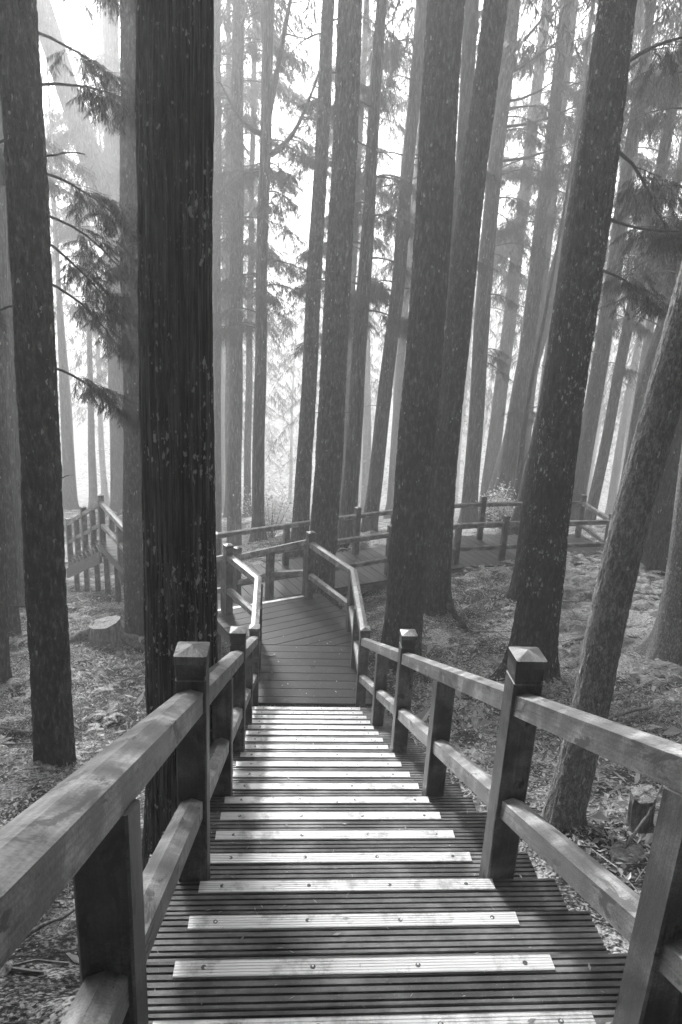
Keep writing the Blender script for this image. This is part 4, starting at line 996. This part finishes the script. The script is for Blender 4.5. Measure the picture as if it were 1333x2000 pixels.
# ferns
def ferns(centres, name, label, size=.35, nf=9):
    Vs, Fs = [], []; off = 0
    for cx, cyy in centres:
        cz = float(ground(cx, cyy))
        for f in range(nf):
            a = rng.uniform(0, 6.28); L = size*rng.uniform(.6, 1.2); d = np.array([math.cos(a), math.sin(a)]); lift = rng.uniform(.45, .95)
            for j in range(12):
                t = .12+.88*j/12; p = np.array([cx+d[0]*L*t, cyy+d[1]*L*t, cz+L*(lift*t-.75*t*t)+.02])
                w = L*.26*(1-t)**.7+.008
                for s in (-1, 1):
                    e = p+np.array([-d[1]*s*w+d[0]*w*.3, d[0]*s*w+d[1]*w*.3, -.15*w]); b1 = p+np.array([d[0], d[1], 0])*.035*L/.35
                    Vs += [p, e, b1]; Fs.append((off, off+1, off+2)); off += 3
    return tag(link(name, mesh_np(name, Vs, None, Fs), M_PLANT), label, None, 'stuff')
fc = [(rng.uniform(4.6, 8.2), rng.uniform(11.6, 13.9)) for _ in range(70)]+[(rng.uniform(4.2, 8), rng.uniform(7.5, 11.5)) for _ in range(34)]
ferns(fc, 'ground_ferns', 'bright ferns covering the mound before the right end of the walkway', .42, 12)
fc = [tuple(tn(rng.uniform(4, 10), rng.uniform(13.0, 14.6))) for _ in range(50)]+[(rng.uniform(5, 9), rng.uniform(16.6, 18)) for _ in range(20)]
ferns(fc, 'fern_bank', 'ferns on the bank behind the far walkway railing', .36)
fc = [(rng.uniform(-3.6, -1.5), rng.uniform(6.5, 9.8)) for _ in range(18)]+[(rng.uniform(-6.5, -3.4), rng.uniform(8, 14)) for _ in range(26)]
ferns(fc, 'slope_ferns', 'small ferns on the slope left of the thick dark cedar', .2, 7)
# leafy shrubs behind the railing
for cx, cyy, h, lab in ((5.6, 17.3, 1.1, 'round leafy shrub beyond the far railing left of the spotted trunk'), (1.7, 14.95, .55, 'dark leafy shrub at the far railing newel right of the centre trunk'), (-.4, 18.2, 1.5, 'airy leafy shrub in the mist right of the forked trunk')):
    t = thing('leafy_shrub', lab, 'shrub', (cx, cyy, float(ground(cx, cyy))))
    parts = []; n=1600; tips = []
    for j in range(11):
        a = rng.uniform(0, 6.28); e = np.array([math.cos(a)*h*.5*rng.random(), math.sin(a)*h*.5*rng.random(), h*rng.uniform(.5, 1)]); parts.append(tube([(0, 0, 0), e*.5+rng.normal(size=3)*.03, e], [.012, .008, .003], 4)); tips.append(e)
    V, Fq = join(parts); link('stem', mesh_np('stem', V, Fq), M_BRANCH, t)
    P = np.array(tips)[rng.integers(0, 11, n)]*rng.uniform(.5, 1.1, n)[:, None]+rng.normal(size=(n, 3))*.12*h; a = rng.uniform(0, 6.28, n); s = .035*rng.uniform(.6, 1.4, n)
    u = np.stack([np.cos(a), np.sin(a), rng.normal(size=n)*.4], -1)*s[:, None]; v = np.stack([-np.sin(a), np.cos(a), rng.normal(size=n)*.4], -1)*s[:, None]*.5
    tag(link('foliage', mesh_np('foliage', np.stack([P-u, P-v, P+u, P+v], 1).reshape(-1, 3), np.arange(4*n).reshape(-1, 4)), M_PLANT, t), kind='stuff')
# ------------------------------------------------------------------ stumps, roots, fallen branches, stones
def stump(name, label, x, y, r, h, flare, seed, lean=.15, roots=()):
    gz = float(ground(x, y))-.06
    t = thing(name, label, 'stump', (x, y, gz))
    nA = 72; rows = np.linspace(0, h, 26); A, Hh = np.meshgrid(np.linspace(0, 1, nA, endpoint=False), rows)
    lob = .5+.5*np.cos(2*np.pi*(A*4+seed*.3))
    R = r*(1+flare*np.exp(-Hh/(h*.35))*(.3+lob))+.012*vnoise(A, Hh, 22, 5, seed)+.02*vnoise(A, Hh, 8, 3, seed+1)
    Z = Hh*(1+.04*vnoise(A, Hh*0, 10, 1, seed+3)*(Hh/h))+lean*r*np.cos(2*np.pi*A)*(Hh/h)
    V = np.stack([R*np.cos(2*np.pi*A), R*np.sin(2*np.pi*A), Z], -1).reshape(-1, 3)
    I = np.arange(26*nA).reshape(26, nA); J = np.roll(I, -1, 1)
    link('trunk_base', mesh_np('trunk_base', V, np.stack([I[:-1], J[:-1], J[1:], I[1:]], -1).reshape(-1, 4), smooth=True), M_STUMP, t)
    top = V.reshape(26, nA, 3)[-1]; c = top.mean(0)
    ringv = [c+(top-c)*f+np.array([0, 0, .006])*(1-f)+rng.normal(size=(nA, 3))*.002 for f in (.999, .75, .5, .25, .05)]
    V2 = np.concatenate(ringv); I = np.arange(5*nA).reshape(5, nA); J = np.roll(I, -1, 1)
    link('cut_face', mesh_np('cut_face', V2, np.stack([I[:-1], J[:-1], J[1:], I[1:]], -1).reshape(-1, 4), smooth=True), M_CUT, t)
    for (dx, dy) in roots:
        n_ = 9; tt = np.linspace(0, 1, n_); px = r*.6*np.sign(dx)+dx*tt; py = dy*tt+.04*np.sin(tt*5)
        pz = ground(x+px, y+py)-gz+.05*(1-tt)+h*.45*np.exp(-tt*5)
        V3, F3 = tube(np.stack([px, py, pz], -1), .075*(1-tt)+.018, 8); link('root', mesh_np('root', V3, F3, smooth=True), M_STUMP, t)
    return t
stump('tree_stump', 'old weathered cut stump with roots on the left slope beside the slim grey trunk', -3.04, 11.2, .25, .42, .55, 3, .22, ((.85, -.25), (-.7, -.2), (.5, .4)))
stump('small_stump', 'small pale-topped sawn stump behind the right stair railing', 2.37, 3.72, .07, .33, .25, 5, .3)
def log(label, pts, r, mat=None, name='fallen_branch', cat='fallen branch', twig=0):
    P = []
    for (x, y, dz) in pts: P.append((x, y, float(ground(x, y))+dz))
    P = np.array(P); tt = np.linspace(0, len(P)-1, 6*len(P)); Q = np.stack([np.interp(tt, np.arange(len(P)), P[:, i]) for i in range(3)], -1)
    Q += rng.normal(size=Q.shape)*r*.25
    rr = np.linspace(r, r*.4, len(Q))*(1+.15*rng.normal(size=len(Q)))
    parts = [tube(Q, rr, 7)]
    for i in range(twig):
        k = rng.integers(2, len(Q)-2); a = rng.uniform(0, 6.28); L = rng.uniform(.15, .4); e = Q[k]+np.array([math.cos(a)*L, math.sin(a)*L, rng.uniform(0, .15)]); parts.append(tube([Q[k], (Q[k]+e)/2+rng.normal(size=3)*.02, e], [r*.4, r*.25, .003], 4))
    V, Fq = join(parts); c = P.mean(0)
    o = link(name, mesh_np(name, V-c, Fq, smooth=True), mat or M_TWIG, None, c); tag(o, label, cat)
    return o
log('long pale branch lying across the litter at the left edge behind the mossy trunk', [(-4.6, 7.6, .06), (-3.6, 7.7, .05), (-2.7, 7.5, .04)], .028, twig=3)
log('second thinner branch lying just below the long pale one at left', [(-4.4, 7.1, .05), (-3.4, 7.15, .04), (-2.6, 7.3, .04)], .018, twig=2)
log('curved dark root snaking down the slope under the near left handrail', [(-1.25, 2.1, .03), (-1.35, 2.7, .05), (-1.15, 3.3, .05), (-1.0, 3.6, .02)], .018)
log('dark bent branch on the slope under the near left handrail, nearest the camera', [(-1.0, 1.7, .03), (-1.3, 2.2, .06), (-1.75, 2.9, .04)], .02, twig=2)
log('thin stick leaning among the leaves below the left rail', [(-1.7, 3.2, .04), (-1.5, 4.1, .06), (-1.35, 5.0, .03)], .012, twig=2)
log('pale forked branch by the painted sunlit patch between the mossy and spotted trunks', [(2.55, 9.3, .03), (2.8, 10.1, .05), (2.7, 10.9, .03)], .02, twig=3)
log('short pale stick crossing the painted sunlit patch right of the mossy trunk', [(3.2, 10.9, .03), (3.5, 10.5, .05), (3.6, 10.0, .03)], .02)
log('heap of bare branches by the pale leaning trunk', [(3.0, 5.9, .05), (3.5, 6.4, .12), (3.9, 6.6, .06)], .03, twig=6)
log('dead forked branch lying across the painted sunlit earth beyond the spotted trunk', [(4.6, 11.6, .05), (5.3, 11.2, .10), (6.1, 11.3, .05)], .022, twig=5)
log('crooked dead branch lying at the foot of the big dark trunk', [(2.3, 8.4, .04), (2.7, 8.0, .08), (2.9, 7.3, .04)], .02, twig=4)
log('dead branch lying on the left slope below the stump', [(-3.2, 9.9, .04), (-2.5, 9.5, .08), (-1.9, 9.6, .05)], .018, twig=4)
log('long bare branch running to the right edge above the small stump', [(3.2, 6.7, .06), (4.0, 6.9, .10), (5.0, 6.7, .06)], .024, twig=4)
log('bare branch lower down the right slope, pointing at the small stump', [(3.3, 5.2, .05), (3.9, 5.6, .08), (4.6, 5.5, .05)], .016, twig=4)
log('dark slanting stick leaning against the small stump', [(2.1, 3.4, .05), (2.35, 3.6, .2), (2.6, 3.9, .32)], .012)
log('side root of the rough mossy trunk reaching down to the litter', [(2.95, 11.6, .16), (3.12, 11.1, .06), (3.2, 10.7, .0)], .06, M_BARK2, 'surface_root', 'root')
log('pale surface root below the spotted trunk', [(4.3, 9.6, .02), (4.9, 9.9, .05), (5.4, 9.5, .02)], .035, M_STUMP, 'surface_root', 'root')
def rock(label, x, y, s, mat, seed, name='rock', cat='rock', squash=.55):
    g_ = np.random.default_rng(seed); a = np.linspace(0, 1, 20, endpoint=False); e = np.linspace(-.5, .5, 11)
    A, E_ = np.meshgrid(a, e); R = s*(1+.22*vnoise(A, E_, 5, 2.5, seed)+.10*vnoise(A, E_, 10, 6, seed+1))
    V = np.stack([R*np.cos(2*np.pi*A)*np.cos(np.pi*E_), R*np.sin(2*np.pi*A)*np.cos(np.pi*E_)*.75, R*np.sin(np.pi*E_)*squash], -1).reshape(-1, 3)
    I = np.arange(220).reshape(11, 20); J = np.roll(I, -1, 1)
    o = link(name, mesh_np(name, V, np.stack([I[:-1], J[:-1], J[1:], I[1:]], -1).reshape(-1, 4), smooth=False), mat, None, (x, y, float(ground(x, y))+s*squash*.3)); o.rotation_euler = (g_.uniform(-.2, .2), g_.uniform(-.2, .2), g_.uniform(0, 6))
    return tag(o, label, cat)
rock('broken slab of rotten wood lying under the right rail beside the small stump', 2.12, 3.38, .13, M_STUMP, 31, 'rotten_wood', 'dead wood', squash=.3)
rock('rounded pale stone behind the right newel, below the top rail', 1.75, 4.6, .07, M_STONE, 32)
rock('pale pebble on the left slope below the near handrail', -1.30, 2.75, .035, M_CUT, 33)
rock('second pale pebble just below the first on the left slope', -1.22, 2.55, .04, M_CUT, 34)
rock('grey stone on the left slope under the walkway legs', -3.1, 13.1, .12, M_STONE, 35)
rock('pale stone by the mound at the kinked railing', 4.0, 13.0, .08, M_STONE, 36)
# leaves lying on the landing
def deck_leaf(label, x, y, L, a, mat=M_CUT):
    n_ = 9; t = np.linspace(-1, 1, n_); w = .28*L*np.sqrt(np.maximum(0, 1-t*t))*(1+.3*np.sin(t*9)); Vv = []
    for i in range(n_):
        cx_, cy_ = x+math.cos(a)*t[i]*L/2, y+math.sin(a)*t[i]*L/2; z = ZL+.006+.010*abs(t[i])**2+.004*math.sin(i)
        Vv += [(cx_-math.sin(a)*w[i]/2, cy_+math.cos(a)*w[i]/2, z+.006), (cx_, cy_, z), (cx_+math.sin(a)*w[i]/2, cy_-math.cos(a)*w[i]/2, z+.006)]
    Ff = []
    for i in range(n_-1):
        b = i*3; Ff += [(b, b+1, b+4, b+3), (b+1, b+2, b+5, b+4)]
    tag(link('fallen_leaf', mesh_np('fallen_leaf', Vv, Ff), mat), label, 'leaf')
deck_leaf('curled pale leaf lying on the left of the landing', -.18, 8.60, .17, .12)
deck_leaf('small bright leaf in the middle of the landing boards', .39, 8.28, .065, -.05)
deck_leaf('small pale leaf on the slanting boards near the joint', .66, 9.0, .055, .2)
deck_leaf('tiny bright leaf at the right edge of the lowest landing boards', .88, 7.76, .04, .6)
